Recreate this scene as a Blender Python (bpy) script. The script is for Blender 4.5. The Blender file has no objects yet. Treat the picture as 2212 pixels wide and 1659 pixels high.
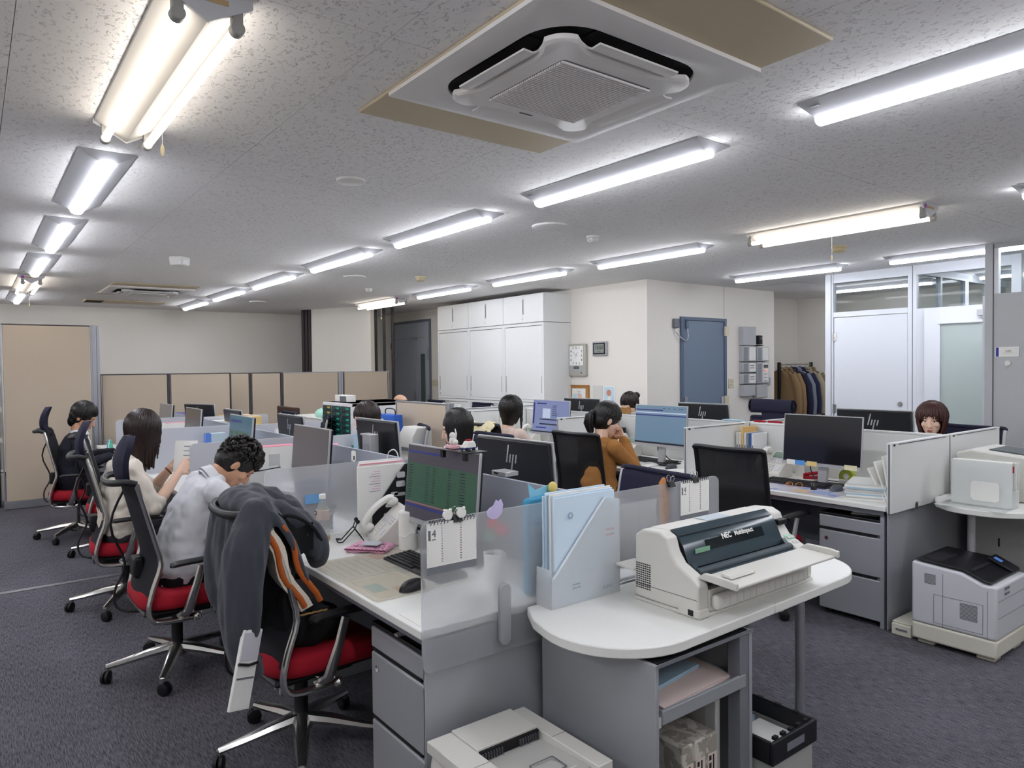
import bpy, bmesh, math, random
import numpy as np
from mathutils import Vector, Matrix, noise as mnoise
random.seed(7)
PI = math.pi
SC = bpy.context.scene
COL = SC.collection
# ---------------------------------------------------------------- camera (from the vanishing points of a 2212x1659 frame)
FPX = 1533.3
CAM_R = ((0.795, -0.023, 0.606), (-0.606, -0.012, 0.795), (-0.011, -1.0, -0.023))
def _cam():
    R = np.array([[0.7951, -0.0227, 0.6061], [-0.6064, -0.0122, 0.7951], [-0.0106, -0.9997, -0.0234]])
    u, s, v = np.linalg.svd(R); R = u @ v
    cd = bpy.data.cameras.new('camera'); co = bpy.data.objects.new('camera', cd); COL.objects.link(co)
    cd.sensor_fit = 'HORIZONTAL'; cd.sensor_width = 36; cd.lens = FPX / 2212 * 36; cd.clip_start = .05
    m = Matrix([[R[i][0], -R[i][1], -R[i][2], (0, 0, 1.5)[i]] for i in range(3)] + [[0, 0, 0, 1]])
    co.matrix_world = m; SC.camera = co
_cam()
w = bpy.data.worlds.new('world'); SC.world = w; w.use_nodes = True
w.node_tree.nodes['Background'].inputs[0].default_value = (.8, .85, 1, 1)
w.node_tree.nodes['Background'].inputs[1].default_value = .02
SC.view_settings.view_transform = 'Standard'; SC.view_settings.look = 'None'
SC.view_settings.exposure = 1.95; SC.view_settings.gamma = 1; SC.view_settings.use_curve_mapping = False
cy = SC.cycles; cy.max_bounces = 6; cy.diffuse_bounces = 4; cy.glossy_bounces = 3; cy.transmission_bounces = 5; cy.transparent_max_bounces = 8
cy.caustics_reflective = False; cy.use_adaptive_sampling = True; cy.adaptive_threshold = .12
LAMP = 10.5      # radiance of the LED diffusers
TUBE = 2.4      # radiance of the bare fluorescent tubes
# ---------------------------------------------------------------- materials
def lin(h):
    h = h.lstrip('#'); v = [int(h[i:i + 2], 16) / 255 for i in (0, 2, 4)]
    return tuple(x / 12.92 if x <= .04045 else ((x + .055) / 1.055) ** 2.4 for x in v) + (1,)
MATS = {}
def mat(name, col='#ffffff', rough=.5, metal=0, emit=0, trans=0, ior=1.45, bump=None, spec=.5, alpha=1, mottle=None, coat=0, sheen=0):
    if name in MATS: return MATS[name]
    m = bpy.data.materials.new(name); m.use_nodes = True; MATS[name] = m
    nt = m.node_tree; b = nt.nodes['Principled BSDF']; c = lin(col)
    b.inputs['Base Color'].default_value = c; b.inputs['Roughness'].default_value = rough
    b.inputs['Metallic'].default_value = metal; b.inputs['Specular IOR Level'].default_value = spec
    b.inputs['IOR'].default_value = ior; b.inputs['Transmission Weight'].default_value = trans
    b.inputs['Alpha'].default_value = alpha; b.inputs['Coat Weight'].default_value = coat
    b.inputs['Sheen Weight'].default_value = sheen
    if emit:
        b.inputs['Emission Color'].default_value = c; b.inputs['Emission Strength'].default_value = emit
        if emit < 1: m.cycles.emission_sampling = 'NONE'
    if bump or mottle:
        g = nt.nodes.new('ShaderNodeNewGeometry')
        mp = nt.nodes.new('ShaderNodeMapping'); nt.links.new(g.outputs['Position'], mp.inputs[0])
    if bump:
        sc, st, mapsc = bump
        mp.inputs['Scale'].default_value = mapsc
        n = nt.nodes.new('ShaderNodeTexNoise'); n.inputs['Scale'].default_value = sc; n.inputs['Detail'].default_value = 3
        nt.links.new(mp.outputs[0], n.inputs['Vector'])
        bp = nt.nodes.new('ShaderNodeBump'); bp.inputs['Strength'].default_value = st; bp.inputs['Distance'].default_value = .004
        nt.links.new(n.outputs['Fac'], bp.inputs['Height']); nt.links.new(bp.outputs[0], b.inputs['Normal'])
    if mottle:
        sc, col2, lo, hi = mottle
        n2 = nt.nodes.new('ShaderNodeTexNoise'); n2.inputs['Scale'].default_value = sc; n2.inputs['Detail'].default_value = 4
        nt.links.new(mp.outputs[0], n2.inputs['Vector'])
        r = nt.nodes.new('ShaderNodeValToRGB'); r.color_ramp.elements[0].position = lo; r.color_ramp.elements[1].position = hi
        r.color_ramp.elements[0].color = c; r.color_ramp.elements[1].color = lin(col2)
        nt.links.new(n2.outputs['Fac'], r.inputs[0]); nt.links.new(r.outputs[0], b.inputs['Base Color'])
    return m
def frosted(name, col, rough, diff, tr=0.0):
    m = bpy.data.materials.new(name); m.use_nodes = True; MATS[name] = m; nt = m.node_tree
    for n in list(nt.nodes): nt.nodes.remove(n)
    o = nt.nodes.new('ShaderNodeOutputMaterial'); rf = nt.nodes.new('ShaderNodeBsdfRefraction'); d = nt.nodes.new('ShaderNodeBsdfDiffuse')
    tl = nt.nodes.new('ShaderNodeBsdfTranslucent'); m1 = nt.nodes.new('ShaderNodeMixShader'); m2 = nt.nodes.new('ShaderNodeMixShader')
    gl = nt.nodes.new('ShaderNodeBsdfGlossy'); m3 = nt.nodes.new('ShaderNodeMixShader'); tp = nt.nodes.new('ShaderNodeBsdfTransparent'); m4 = nt.nodes.new('ShaderNodeMixShader')
    for n in (rf, d, tl): n.inputs['Color'].default_value = lin(col)
    rf.inputs['Roughness'].default_value = rough; rf.inputs['IOR'].default_value = 1.02
    gl.inputs['Roughness'].default_value = .35
    m1.inputs[0].default_value = .45; m2.inputs[0].default_value = diff; m3.inputs[0].default_value = .05; m4.inputs[0].default_value = tr
    L = nt.links.new
    L(d.outputs[0], m1.inputs[1]); L(tl.outputs[0], m1.inputs[2]); L(rf.outputs[0], m4.inputs[1]); L(tp.outputs[0], m4.inputs[2])
    L(m4.outputs[0], m2.inputs[1]); L(m1.outputs[0], m2.inputs[2]); L(m2.outputs[0], m3.inputs[1]); L(gl.outputs[0], m3.inputs[2]); L(m3.outputs[0], o.inputs[0])
    return m
def clear(name, col, tr, base=None):            # thin clear plastic or glass: mostly see-through with a sheen
    m = bpy.data.materials.new(name); m.use_nodes = True; MATS[name] = m; nt = m.node_tree
    b = nt.nodes['Principled BSDF']; b.inputs['Base Color'].default_value = lin(base or col); b.inputs['Roughness'].default_value = .12 if base is None else .02
    tp = nt.nodes.new('ShaderNodeBsdfTransparent'); tp.inputs[0].default_value = lin(col); mx = nt.nodes.new('ShaderNodeMixShader'); mx.inputs[0].default_value = tr
    o = nt.nodes['Material Output']; nt.links.new(b.outputs[0], mx.inputs[1]); nt.links.new(tp.outputs[0], mx.inputs[2]); nt.links.new(mx.outputs[0], o.inputs[0])
    return m
# ---------------------------------------------------------------- mesh builder
def superpt(a, n): 
    c, s = math.cos(a), math.sin(a)
    return math.copysign(abs(c) ** (2 / n), c), math.copysign(abs(s) ** (2 / n), s)
class MB:
    def __init__(s): s.v = []; s.f = []; s.m = []; s.mi = 0
    def add(s, vs, fs):
        k = len(s.v); s.v += [tuple(map(float, p)) for p in vs]
        for f in fs: s.f.append([i + k for i in f]); s.m.append(s.mi)
        return s
    def box(s, x0, x1, y0, y1, z0, z1, M=None):
        p = [(x, y, z) for z in (z0, z1) for y in (y0, y1) for x in (x0, x1)]
        if M is not None: p = [tuple(M @ Vector(q)) for q in p]
        return s.add(p, [(0, 2, 3, 1), (4, 5, 7, 6), (0, 1, 5, 4), (2, 6, 7, 3), (0, 4, 6, 2), (1, 3, 7, 5)])
    def cbox(s, c, d, M=None):
        return s.box(c[0] - d[0] / 2, c[0] + d[0] / 2, c[1] - d[1] / 2, c[1] + d[1] / 2, c[2] - d[2] / 2, c[2] + d[2] / 2, M)
    def rings(s, rs, cap=True, close=True):
        n = len(rs[0]); vs = [p for r in rs for p in r]; fs = []
        for i in range(len(rs) - 1):
            for j in range(n if close else n - 1):
                a = i * n + j; b = i * n + (j + 1) % n; fs.append((a, b, b + n, a + n))
        if cap: fs.append(tuple(range(n))[::-1]); fs.append(tuple(range((len(rs) - 1) * n, len(rs) * n)))
        return s.add(vs, fs)
    def tube(s, pts, r, n=8, cap=True, flat=1.0, up=None, closed=False):
        P = [Vector(p) for p in pts]; N = len(P); rr = r if isinstance(r, (list, tuple)) else [r] * N
        rs = []; ref = Vector(up) if up else None; nx = None
        for i in range(N):
            t = (P[(i + 1) % N] - P[i - 1]) if closed else (P[min(i + 1, N - 1)] - P[max(i - 1, 0)])
            t = t.normalized() if t.length > 1e-9 else Vector((0, 0, 1))
            if ref is not None: u = ref - t * ref.dot(t)
            elif nx is None:
                q = Vector((0, 0, 1)) if abs(t.z) < .9 else Vector((1, 0, 0)); u = q - t * q.dot(t)
            else: u = nx - t * nx.dot(t)
            u.normalize(); nx = u; v = t.cross(u)
            rs.append([tuple(P[i] + (u * math.cos(2 * PI * j / n) * flat + v * math.sin(2 * PI * j / n)) * rr[i]) for j in range(n)])
        if closed: rs.append(rs[0]); cap = False
        return s.rings(rs, cap)
    def cyl(s, p0, p1, r0, r1=None, n=16): return s.tube([p0, p1], [r0, r0 if r1 is None else r1], n)
    def lathe(s, prof, c=(0, 0, 0), n=20, axis='z', cap=True):
        rs = []
        for r, z in prof:
            ring = []
            for j in range(n):
                a = 2 * PI * j / n; x, y = r * math.cos(a), r * math.sin(a)
                q = {'z': (x, y, z), 'x': (z, x, y), 'y': (y, z, x)}[axis]
                ring.append((c[0] + q[0], c[1] + q[1], c[2] + q[2]))
            rs.append(ring)
        return s.rings(rs, cap)
    def prism(s, poly, axis, a, b):
        def P(u, v, w): return {'x': (w, u, v), 'y': (u, w, v), 'z': (u, v, w)}[axis]
        n = len(poly); vs = [P(u, v, a) for u, v in poly] + [P(u, v, b) for u, v in poly]
        return s.add(vs, [tuple(range(n))[::-1], tuple(range(n, 2 * n))] + [(i, (i + 1) % n, (i + 1) % n + n, i + n) for i in range(n)])
    def ball(s, c, r, nu=14, nv=10, M=None):
        r = r if isinstance(r, (tuple, list)) else (r, r, r); vs = []; fs = []
        def tr(p):
            p = Vector(p)
            if M is not None: p = M @ p
            return (c[0] + p.x, c[1] + p.y, c[2] + p.z)
        vs.append(tr((0, 0, -r[2])))
        for i in range(1, nv):
            ph = -PI / 2 + PI * i / nv
            for j in range(nu):
                th = 2 * PI * j / nu; vs.append(tr((r[0] * math.cos(ph) * math.cos(th), r[1] * math.cos(ph) * math.sin(th), r[2] * math.sin(ph))))
        vs.append(tr((0, 0, r[2]))); L = len(vs) - 1
        for j in range(nu):
            fs.append((0, 1 + (j + 1) % nu, 1 + j)); fs.append((L, L - nu + j, L - nu + (j + 1) % nu))
        for i in range(nv - 2):
            for j in range(nu):
                a = 1 + i * nu + j; b = 1 + i * nu + (j + 1) % nu; fs.append((a, b, b + nu, a + nu))
        return s.add(vs, fs)
    def sheet(s, rows, th=0, nrm=(0, 0, 1)):   # grid of points with a thickness along nrm
        n = len(rows[0]); m = len(rows); d = Vector(nrm) * th
        vs = [p for r in rows for p in r]; fs = [(i * n + j, i * n + j + 1, (i + 1) * n + j + 1, (i + 1) * n + j) for i in range(m - 1) for j in range(n - 1)]
        if th:
            k = len(vs); vs = vs + [tuple(Vector(p) - d) for p in vs]; fs += [tuple(q + k for q in reversed(f)) for f in fs]
            b = [j for j in range(n)] + [i * n + n - 1 for i in range(1, m)] + [(m - 1) * n + j for j in range(n - 2, -1, -1)] + [i * n for i in range(m - 2, 0, -1)]
            fs += [(b[(i + 1) % len(b)], b[i], b[i] + k, b[(i + 1) % len(b)] + k) for i in range(len(b))]
        return s.add(vs, fs)
    def mesh(s, name, mats, ang=40):
        me = bpy.data.meshes.new(name); me.from_pydata(s.v, [], s.f)
        for m in (mats if isinstance(mats, (list, tuple)) else [mats]): me.materials.append(m)
        if max(s.m, default=0): me.polygons.foreach_set('material_index', s.m)
        bm = bmesh.new(); bm.from_mesh(me); bmesh.ops.recalc_face_normals(bm, faces=bm.faces); bm.to_mesh(me); bm.free()
        me.shade_smooth(); me.set_sharp_from_angle(angle=math.radians(ang)); me.update()
        return me
    def o(s, name, mats, parent=None, bev=0, seg=2, ang=40, loc=None, label=None, kind=None):
        return link(name, s.mesh(name, mats, ang), parent, bev, seg, loc, label, kind)
def link(name, me, parent=None, bev=0, seg=2, loc=None, label=None, kind=None):
    ob = bpy.data.objects.new(name, me); COL.objects.link(ob); ob.parent = parent
    if loc is not None: ob.location = loc
    if bev:
        m = ob.modifiers.new('bevel', 'BEVEL'); m.width = bev; m.segments = seg; m.limit_method = 'ANGLE'; m.angle_limit = math.radians(35)
    if label: ob['label'] = label
    if kind: ob['kind'] = kind
    return ob
def thing(name, label, cat, loc=(0, 0, 0), rz=0, group=None):
    e = bpy.data.objects.new(name, None); COL.objects.link(e); e.location = loc; e.rotation_euler = (0, 0, rz); e.empty_display_size = .05
    return tag(e, label, cat, group)
def tag(ob, label, cat, group=None):
    ob['label'] = label; ob['category'] = cat
    if group: ob['group'] = group
    return ob
def struct(ob): ob['kind'] = 'structure'; return ob
def stuff(ob): ob['kind'] = 'stuff'; return ob
def dup(root, loc=None, rz=None, label=None, group=None):
    def cp(o, par):
        c = o.copy(); COL.objects.link(c); c.parent = par
        for ch in kids.get(o.name, ()): cp(ch, c)
        return c
    kids = {}
    for o in COL.objects:
        if o.parent: kids.setdefault(o.parent.name, []).append(o)
    r = cp(root, root.parent)
    if loc is not None: r.location = loc
    if rz is not None: r.rotation_euler = (0, 0, rz)
    if label: r['label'] = label
    if group: r['group'] = group
    return r
def box(name, m, parent, x0, x1, y0, y1, z0, z1, bev=0, **k): return MB().box(x0, x1, y0, y1, z0, z1).o(name, m, parent, bev, **k)
_TX = {}
def text(s, size, m, parent, loc, cols, name='lettering', ext=.0004, bold=0):
    key = (s, size, ext, bold, m.name)
    if key not in _TX:
        cu = bpy.data.curves.new('t', 'FONT'); cu.body = s; cu.size = size; cu.extrude = ext; cu.align_x = 'CENTER'; cu.align_y = 'CENTER'; cu.resolution_u = 2; cu.offset = bold
        ob = bpy.data.objects.new('t', cu); COL.objects.link(ob)
        dg = bpy.context.evaluated_depsgraph_get(); me = bpy.data.meshes.new_from_object(ob.evaluated_get(dg)); me.name = 'lettering'
        bpy.data.objects.remove(ob); bpy.data.curves.remove(cu); me.materials.clear(); me.materials.append(m); _TX[key] = me
    ob = bpy.data.objects.new(name, _TX[key]); COL.objects.link(ob); ob.parent = parent
    M = Matrix(cols).transposed().to_4x4(); M.translation = Vector(loc); ob.matrix_local = M
    return ob
FACE_NX = ((0, -1, 0), (0, 0, 1), (-1, 0, 0))
FACE_NY = ((1, 0, 0), (0, 0, 1), (0, -1, 0))
FACE_PX = ((0, 1, 0), (0, 0, 1), (1, 0, 0))
def arc(c, r, a0, a1, n, f=lambda x, y: (x, y)):
    return [f(c[0] + r * math.cos(a0 + (a1 - a0) * i / n), c[1] + r * math.sin(a0 + (a1 - a0) * i / n)) for i in range(n + 1)]
def rrect(x0, x1, y0, y1, r, n=5):
    p = []
    for cx, cy, a in ((x1 - r, y1 - r, 0), (x0 + r, y1 - r, PI / 2), (x0 + r, y0 + r, PI), (x1 - r, y0 + r, 3 * PI / 2)):
        p += arc((cx, cy), r, a, a + PI / 2, n)
    return p
def smooth_path(pts, k=4):
    P = [Vector(p) for p in pts]; out = []
    for i in range(len(P) - 1):
        a, b, c, d = P[max(i - 1, 0)], P[i], P[i + 1], P[min(i + 2, len(P) - 1)]
        for j in range(k):
            t = j / k; out.append(tuple(.5 * (2 * b + (c - a) * t + (2 * a - 5 * b + 4 * c - d) * t * t + (3 * b - a - 3 * c + d) * t ** 3)))
    out.append(tuple(P[-1])); return out
# palette
WHITE = mat('white_laminate', '#e6e6e1', .35)
WALL = mat('wall_paper_cream', '#e8e3da', .85, bump=(220, .12, (1, 1, 1)))
CABW = mat('white_steel', '#e4e5e4', .35)
GREY = mat('grey_steel', '#a2a4a9', .38, .15)
GREYD = mat('dark_grey_steel', '#7c7e85', .4, .15)
ALU = mat('brushed_aluminium', '#a9abb0', .35, .75)
CHROME = mat('polished_aluminium', '#c4c3c0', .16, .95)
SILV = mat('silver_plastic', '#b4b4b6', .35, .35)
BLACK = mat('black_plastic', '#141417', .45)
BLACKM = mat('matte_black', '#101014', .7)
NAVY = mat('navy_fabric', '#1c1c33', .85, bump=(900, .25, (1, 1, 1)))
NAVYM = mat('navy_mesh', '#181921', .8, bump=(1400, .4, (1, 1, 1)))
MESHB = mat('black_mesh', '#17171b', .75, bump=(1200, .5, (1, 1, 1)), alpha=.86)
RED = mat('red_fabric', '#a80f26', .85, bump=(900, .3, (1, 1, 1)))
PAPER = mat('paper', '#ecebe6', .8)
PAPERG = mat('grey_paper', '#c9cac8', .8)
PRW = mat('printer_white', '#d3d1ca', .45)
PRG = mat('printer_grey', '#cfd0d4', .45)
PRB = mat('printer_beige', '#d9d6c6', .5)
INK = mat('black_ink', '#1c1c1e', .7)
INKG = mat('grey_ink', '#6b6b70', .7)
DARKT = mat('smoked_plastic', '#36444c', .15)
# ---------------------------------------------------------------- room shell
def floor_mat():
    m = bpy.data.materials.new('carpet'); m.use_nodes = True; nt = m.node_tree; b = nt.nodes['Principled BSDF']; L = nt.links.new
    g = nt.nodes.new('ShaderNodeNewGeometry')
    def nz(sc, scale, det=2):
        mp = nt.nodes.new('ShaderNodeMapping'); mp.inputs['Scale'].default_value = scale; L(g.outputs['Position'], mp.inputs[0])
        n = nt.nodes.new('ShaderNodeTexNoise'); n.inputs['Scale'].default_value = sc; n.inputs['Detail'].default_value = det; L(mp.outputs[0], n.inputs[0]); return n
    n1 = nz(1, (220, 20, 1)); n2 = nz(240, (1, 1, 1)); n3 = nz(1.3, (1, 1, 1))
    a = nt.nodes.new('ShaderNodeMath'); a.operation = 'ADD'; L(n1.outputs['Fac'], a.inputs[0]); L(n2.outputs['Fac'], a.inputs[1])
    a2 = nt.nodes.new('ShaderNodeMath'); a2.operation = 'MULTIPLY_ADD'; L(n3.outputs['Fac'], a2.inputs[0]); a2.inputs[1].default_value = .25; L(a.outputs[0], a2.inputs[2])
    r = nt.nodes.new('ShaderNodeValToRGB'); r.color_ramp.elements[0].position = .72; r.color_ramp.elements[0].color = lin('#3d3c43'); r.color_ramp.elements[1].position = 1.0; r.color_ramp.elements[1].color = lin('#6f6d74')
    hal = nt.nodes.new('ShaderNodeMath'); hal.operation = 'MULTIPLY'; hal.inputs[1].default_value = .78; L(a2.outputs[0], hal.inputs[0])
    L(hal.outputs[0], r.inputs[0]); L(r.outputs[0], b.inputs['Base Color']); b.inputs['Roughness'].default_value = .95; b.inputs['Specular IOR Level'].default_value = .15
    bp = nt.nodes.new('ShaderNodeBump'); bp.inputs['Strength'].default_value = .35; bp.inputs['Distance'].default_value = .004; L(a.outputs[0], bp.inputs['Height']); L(bp.outputs[0], b.inputs['Normal'])
    return m
def ceil_mat():
    m = bpy.data.materials.new('rock_wool_board'); m.use_nodes = True; nt = m.node_tree; b = nt.nodes['Principled BSDF']; L = nt.links.new
    g = nt.nodes.new('ShaderNodeNewGeometry'); mp = nt.nodes.new('ShaderNodeMapping'); mp.inputs['Scale'].default_value = (40, 26, 1); L(g.outputs['Position'], mp.inputs[0])
    n = nt.nodes.new('ShaderNodeTexNoise'); n.inputs['Scale'].default_value = 1.6; n.inputs['Detail'].default_value = 3; n.inputs['Distortion'].default_value = 1.2; L(mp.outputs[0], n.inputs[0])
    r = nt.nodes.new('ShaderNodeValToRGB'); r.color_ramp.elements[0].position = .605; r.color_ramp.elements[1].position = .66; L(n.outputs['Fac'], r.inputs[0])
    iv = nt.nodes.new('ShaderNodeMath'); iv.operation = 'SUBTRACT'; iv.inputs[0].default_value = 1; L(r.outputs[0], iv.inputs[1])
    bp = nt.nodes.new('ShaderNodeBump'); bp.inputs['Strength'].default_value = .85; bp.inputs['Distance'].default_value = .006; L(iv.outputs[0], bp.inputs['Height']); L(bp.outputs[0], b.inputs['Normal'])
    mx = nt.nodes.new('ShaderNodeMix'); mx.data_type = 'RGBA'; L(r.outputs[0], mx.inputs[0]); mx.inputs[6].default_value = lin('#efedeb'); mx.inputs[7].default_value = lin('#e2dfdd'); L(mx.outputs[2], b.inputs['Base Color'])  # pits get a darker base colour for the shade inside them
    b.inputs['Roughness'].default_value = .95; b.inputs['Specular IOR Level'].default_value = .1
    return m
CH = 2.5; XL, XR, YB, YF = -2.61, 10.24, -1.7, 12.65
WX = 6.22; WY = 5.58
struct(box('floor', floor_mat(), None, XL - .1, XR + .1, YB - .1, YF + .1, -.1, 0))
CEILM = ceil_mat()
ceil = struct(box('ceiling', mat('ceiling_joint', '#a9a6a4', .9), None, XL - .1, XR + .1, YB - .1, YF + .1, CH + .011, CH + .12))
bme = {}
def board(x0, x1, y0, y1):
    k = (round(x1 - x0, 3), round(y1 - y0, 3))
    if k not in bme: bme[k] = MB().box(.001, k[0] - .001, .001, k[1] - .001, 0, .0109).mesh('ceiling_board', CEILM)
    link('ceiling_board', bme[k], ceil, loc=(x0, y0, CH))
x = XL
while x < XR - .01:
    x1 = min(x + .91, XR); y = YB
    while y < YF - .01:
        y1 = min(y + 1.82, YF); board(x, x1, y, y1); y = y1
    x = x1
def wall(name, x0, x1, y0, y1, m=WALL, z0=0, z1=CH): return struct(box(name, m, None, x0, x1, y0, y1, z0, z1))
wall('wall_far', XL, WX + .1, YF, YF + .1)
wall('wall_left', XL - .1, XL, YB, YF)
wall('wall_back', XL, XR, YB - .1, YB)
wall('wall_outer', XR, XR + .1, YB, 6.1)
wall('wall_alcove', 8.79, XR, 6.1, 6.2)
wall('wall_alcove_side', 8.69, 8.79, WY, 6.1)
# projecting corner volume: long side faces the desks, short side carries the blue door
wr = wall('wall_right', WX, WX + .1, WY, YF)
wc = wall('wall_corner', WX + .1, 8.69, WY, WY + .1)
box('corner_bead', mat('white_bead', '#e9e6df', .5), wc, WX - .004, WX + .012, WY - .004, WY + .012, 0, CH)
box('panel_joint', INKG, wc, 7.668, 7.672, WY - .002, WY + .001, 2.11, CH)
# angled reception screen wall with dark upright fins, at the far end
DK = mat('dark_walnut', '#2b1d20', .4)
dv = Vector((5.06 - 4.52, 10.33 - 11.5, 0)).normalized()
ang = math.atan2(dv.y, dv.x)
wd = MB().box(0, 1.27, 0, .09, 0, CH).o('wall_screen', WALL); struct(wd); wd.location = (4.53, 11.48, 0); wd.rotation_euler = (0, 0, ang)
for i, s in enumerate((-.16, -.085, -.01)):
    f = MB().box(s - .03, s + .03, -.015, .11, 0, CH).o('fin', DK, wd, .004); f['label'] = 'dark brown upright fin'
for i, (fx, fy) in enumerate(((5.28, 10.58), (5.40, 10.52), (5.52, 10.46))):
    f = MB().box(-.022, .022, -.05, .05, 0, CH).o('upright_fin', DK, None, .004); f.location = (fx, fy, 0); f.rotation_euler = (0, 0, -.47); f['kind'] = 'structure'; tag(f, 'dark brown upright fin by the grey double door, %s of three' % ('left', 'middle', 'right')[i], 'fin', 'dark upright fins')
# floor strip
ts = box('trim_1', ALU, None, XL, 1.12, 5.89, 5.94, 0, .006, .002); struct(ts)
for nm, a in (('baseboard_far', (XL, WX, YF - .012, YF)), ('baseboard_corner', (WX, 8.69, WY - .012, WY)), ('baseboard_right', (WX - .012, WX, WY, YF))):
    struct(box(nm, mat('baseboard_brown', '#4a4642', .5), None, *a, 0, .06))
# ---------------------------------------------------------------- ceiling lamps
LED = mat('lamp_diffuser', '#f3f6ff', .4, emit=LAMP)
TUB = mat('fluorescent_tube', '#fff7ec', .4, emit=TUBE)
HOUS = mat('lamp_housing_white', '#c6c6ca', .5); REFL = mat('lamp_reflector', '#b3b0ab', .5)
def led(x, y, label, first=[None]):
    loc = (x, y, CH)
    if first[0]:
        return dup(first[0], loc, 0, label)
    t = thing('ceiling_lamp', label, 'lamp', loc, 0, 'slim ceiling lamps in rows')
    L, W, l, w_ = .625, .115, .60, .042
    MB().rings([[(-W, -L, 0), (W, -L, 0), (W, L, 0), (-W, L, 0)], [(-W, -L, -.006), (W, -L, -.006), (W, L, -.006), (-W, L, -.006)],
                [(-w_, -l, -.042), (w_, -l, -.042), (w_, l, -.042), (-w_, l, -.042)]]).o('housing', HOUS, t, ang=20)
    prof = [(-.033, -.0425), (-.033, -.053), (-.027, -.062), (-.014, -.0675), (0, -.069), (.014, -.0675), (.027, -.062), (.033, -.053), (.033, -.0425)]
    MB().prism(prof, 'y', -.6, .6).o('diffuser', LED, t, label='glowing white diffuser')
    MB().box(-.1, -.06, .55, .585, -.0225, -.0215).o('rating_label', INKG, t)
    first[0] = t
    return t
def twin(x, y, label, first=[None]):
    loc = (x, y, CH)
    if first[0]: return dup(first[0], loc, 0, label)
    t = thing('twin_tube_lamp', label, 'lamp', loc, 0, 'bare twin tube ceiling lamps')
    L = .62
    MB().prism([(-.11, 0), (.11, 0), (.11, -.012), (0, -.075), (-.11, -.012)], 'y', -L, L).o('reflector', REFL, t, ang=15)
    MB().prism([(-.115, 0), (.115, 0), (.115, -.02), (0, -.082), (-.115, -.02)], 'y', -L - .012, -L).o('end_plate', HOUS, t)
    MB().prism([(-.115, 0), (.115, 0), (.115, -.02), (0, -.082), (-.115, -.02)], 'y', L, L + .012).o('end_plate', HOUS, t)
    sk = mat('lamp_socket_grey', '#9b9994', .5)
    for sx in (-1, 1):
        MB().cyl((sx * .075, -L + .022, -.078), (sx * .075, L - .022, -.078), .0145, n=14).o('tube', TUB, t, label='glowing fluorescent tube')
        for e in (-1, 1):
            MB().cyl((sx * .075, e * (L - .02), -.078), (sx * .075, e * (L + .012), -.078), .019, n=14).box(sx * .075 - .014, sx * .075 + .014, e * (L - .004) - .014, e * (L - .004) + .014, -.076, -.01).o('socket', sk, t, .003)
    MB().tube([(0.012, .02, -.075), (0.012, .02, -.24)], .0012, 5).o('pull_cord', PAPER, t)
    MB().lathe([(.002, -.235), (.006, -.245), (.007, -.262), (.003, -.275)], (.012, .02, 0), 8).o('pull_knob', mat('cream_plastic', '#d8c9a4', .5), t)
    MB().box(-.05, .05, -L - .0135, -L - .012, -.03, -.016).o('maker_label', mat('kraft_label', '#b99d74', .7), t)
    MB().lathe([(.016, -L - .0135), (.016, -L - .012)], (-.075, 0, -.02), 16, 'y').o('round_sticker', mat('purple_sticker', '#a0509c', .6), t)
    first[0] = t
    return t
RW = {-1.63: 'the added left row of lamps out of view', .52: 'the row of lamps nearest the left wall', 2.66: 'the middle row of lamps above the grey desks', 4.83: 'the row of lamps above the white-panelled desks', 6.95: 'the row of lamps beside the glass partition'}
NTH = ['nearest', 'second', 'third', 'fourth', 'fifth', 'sixth', 'seventh', 'eighth']
for X, ys in ((-1.63, (.87, 2.6, 4.31, 6.04, 7.77, 9.5, 11.2)), (.52, (-.86, .87, 4.31, 6.04, 7.77, 11.2)), (2.66, (-.86, .89, 2.61, 4.33, 6.03, 7.8, 9.5, 11.2)), (4.83, (-.86, .87, 4.32, 6.04, 7.78)), (6.95, (.85, 2.58, 4.28))):  # leftmost row is unseen, added to brighten the left floor and far end
    for i, Y in enumerate(ys): led(X, Y, 'lit slim white ceiling lamp, %s along %s' % (NTH[i], RW[X]))
twin(.52, 2.61, 'bare twin tube lamp with pull cord, large at the top left of the ceiling')
twin(.52, 9.45, 'bare twin tube lamp far off above the tall beige screen')
twin(4.83, 2.6, 'bare twin tube lamp with cream detector hanging beside its cord')
twin(4.83, 9.5, 'bare twin tube lamp in front of the dark upright fins')
led(9.1, 4.3, 'lit slim ceiling lamp inside the glazed room, behind the plain white door')
led(9.1, 2.58, 'lit slim ceiling lamp inside the glazed room, behind the frosted glass door')
led(9.1, .85, 'lit slim ceiling lamp inside the nearest glazed room')
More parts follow.
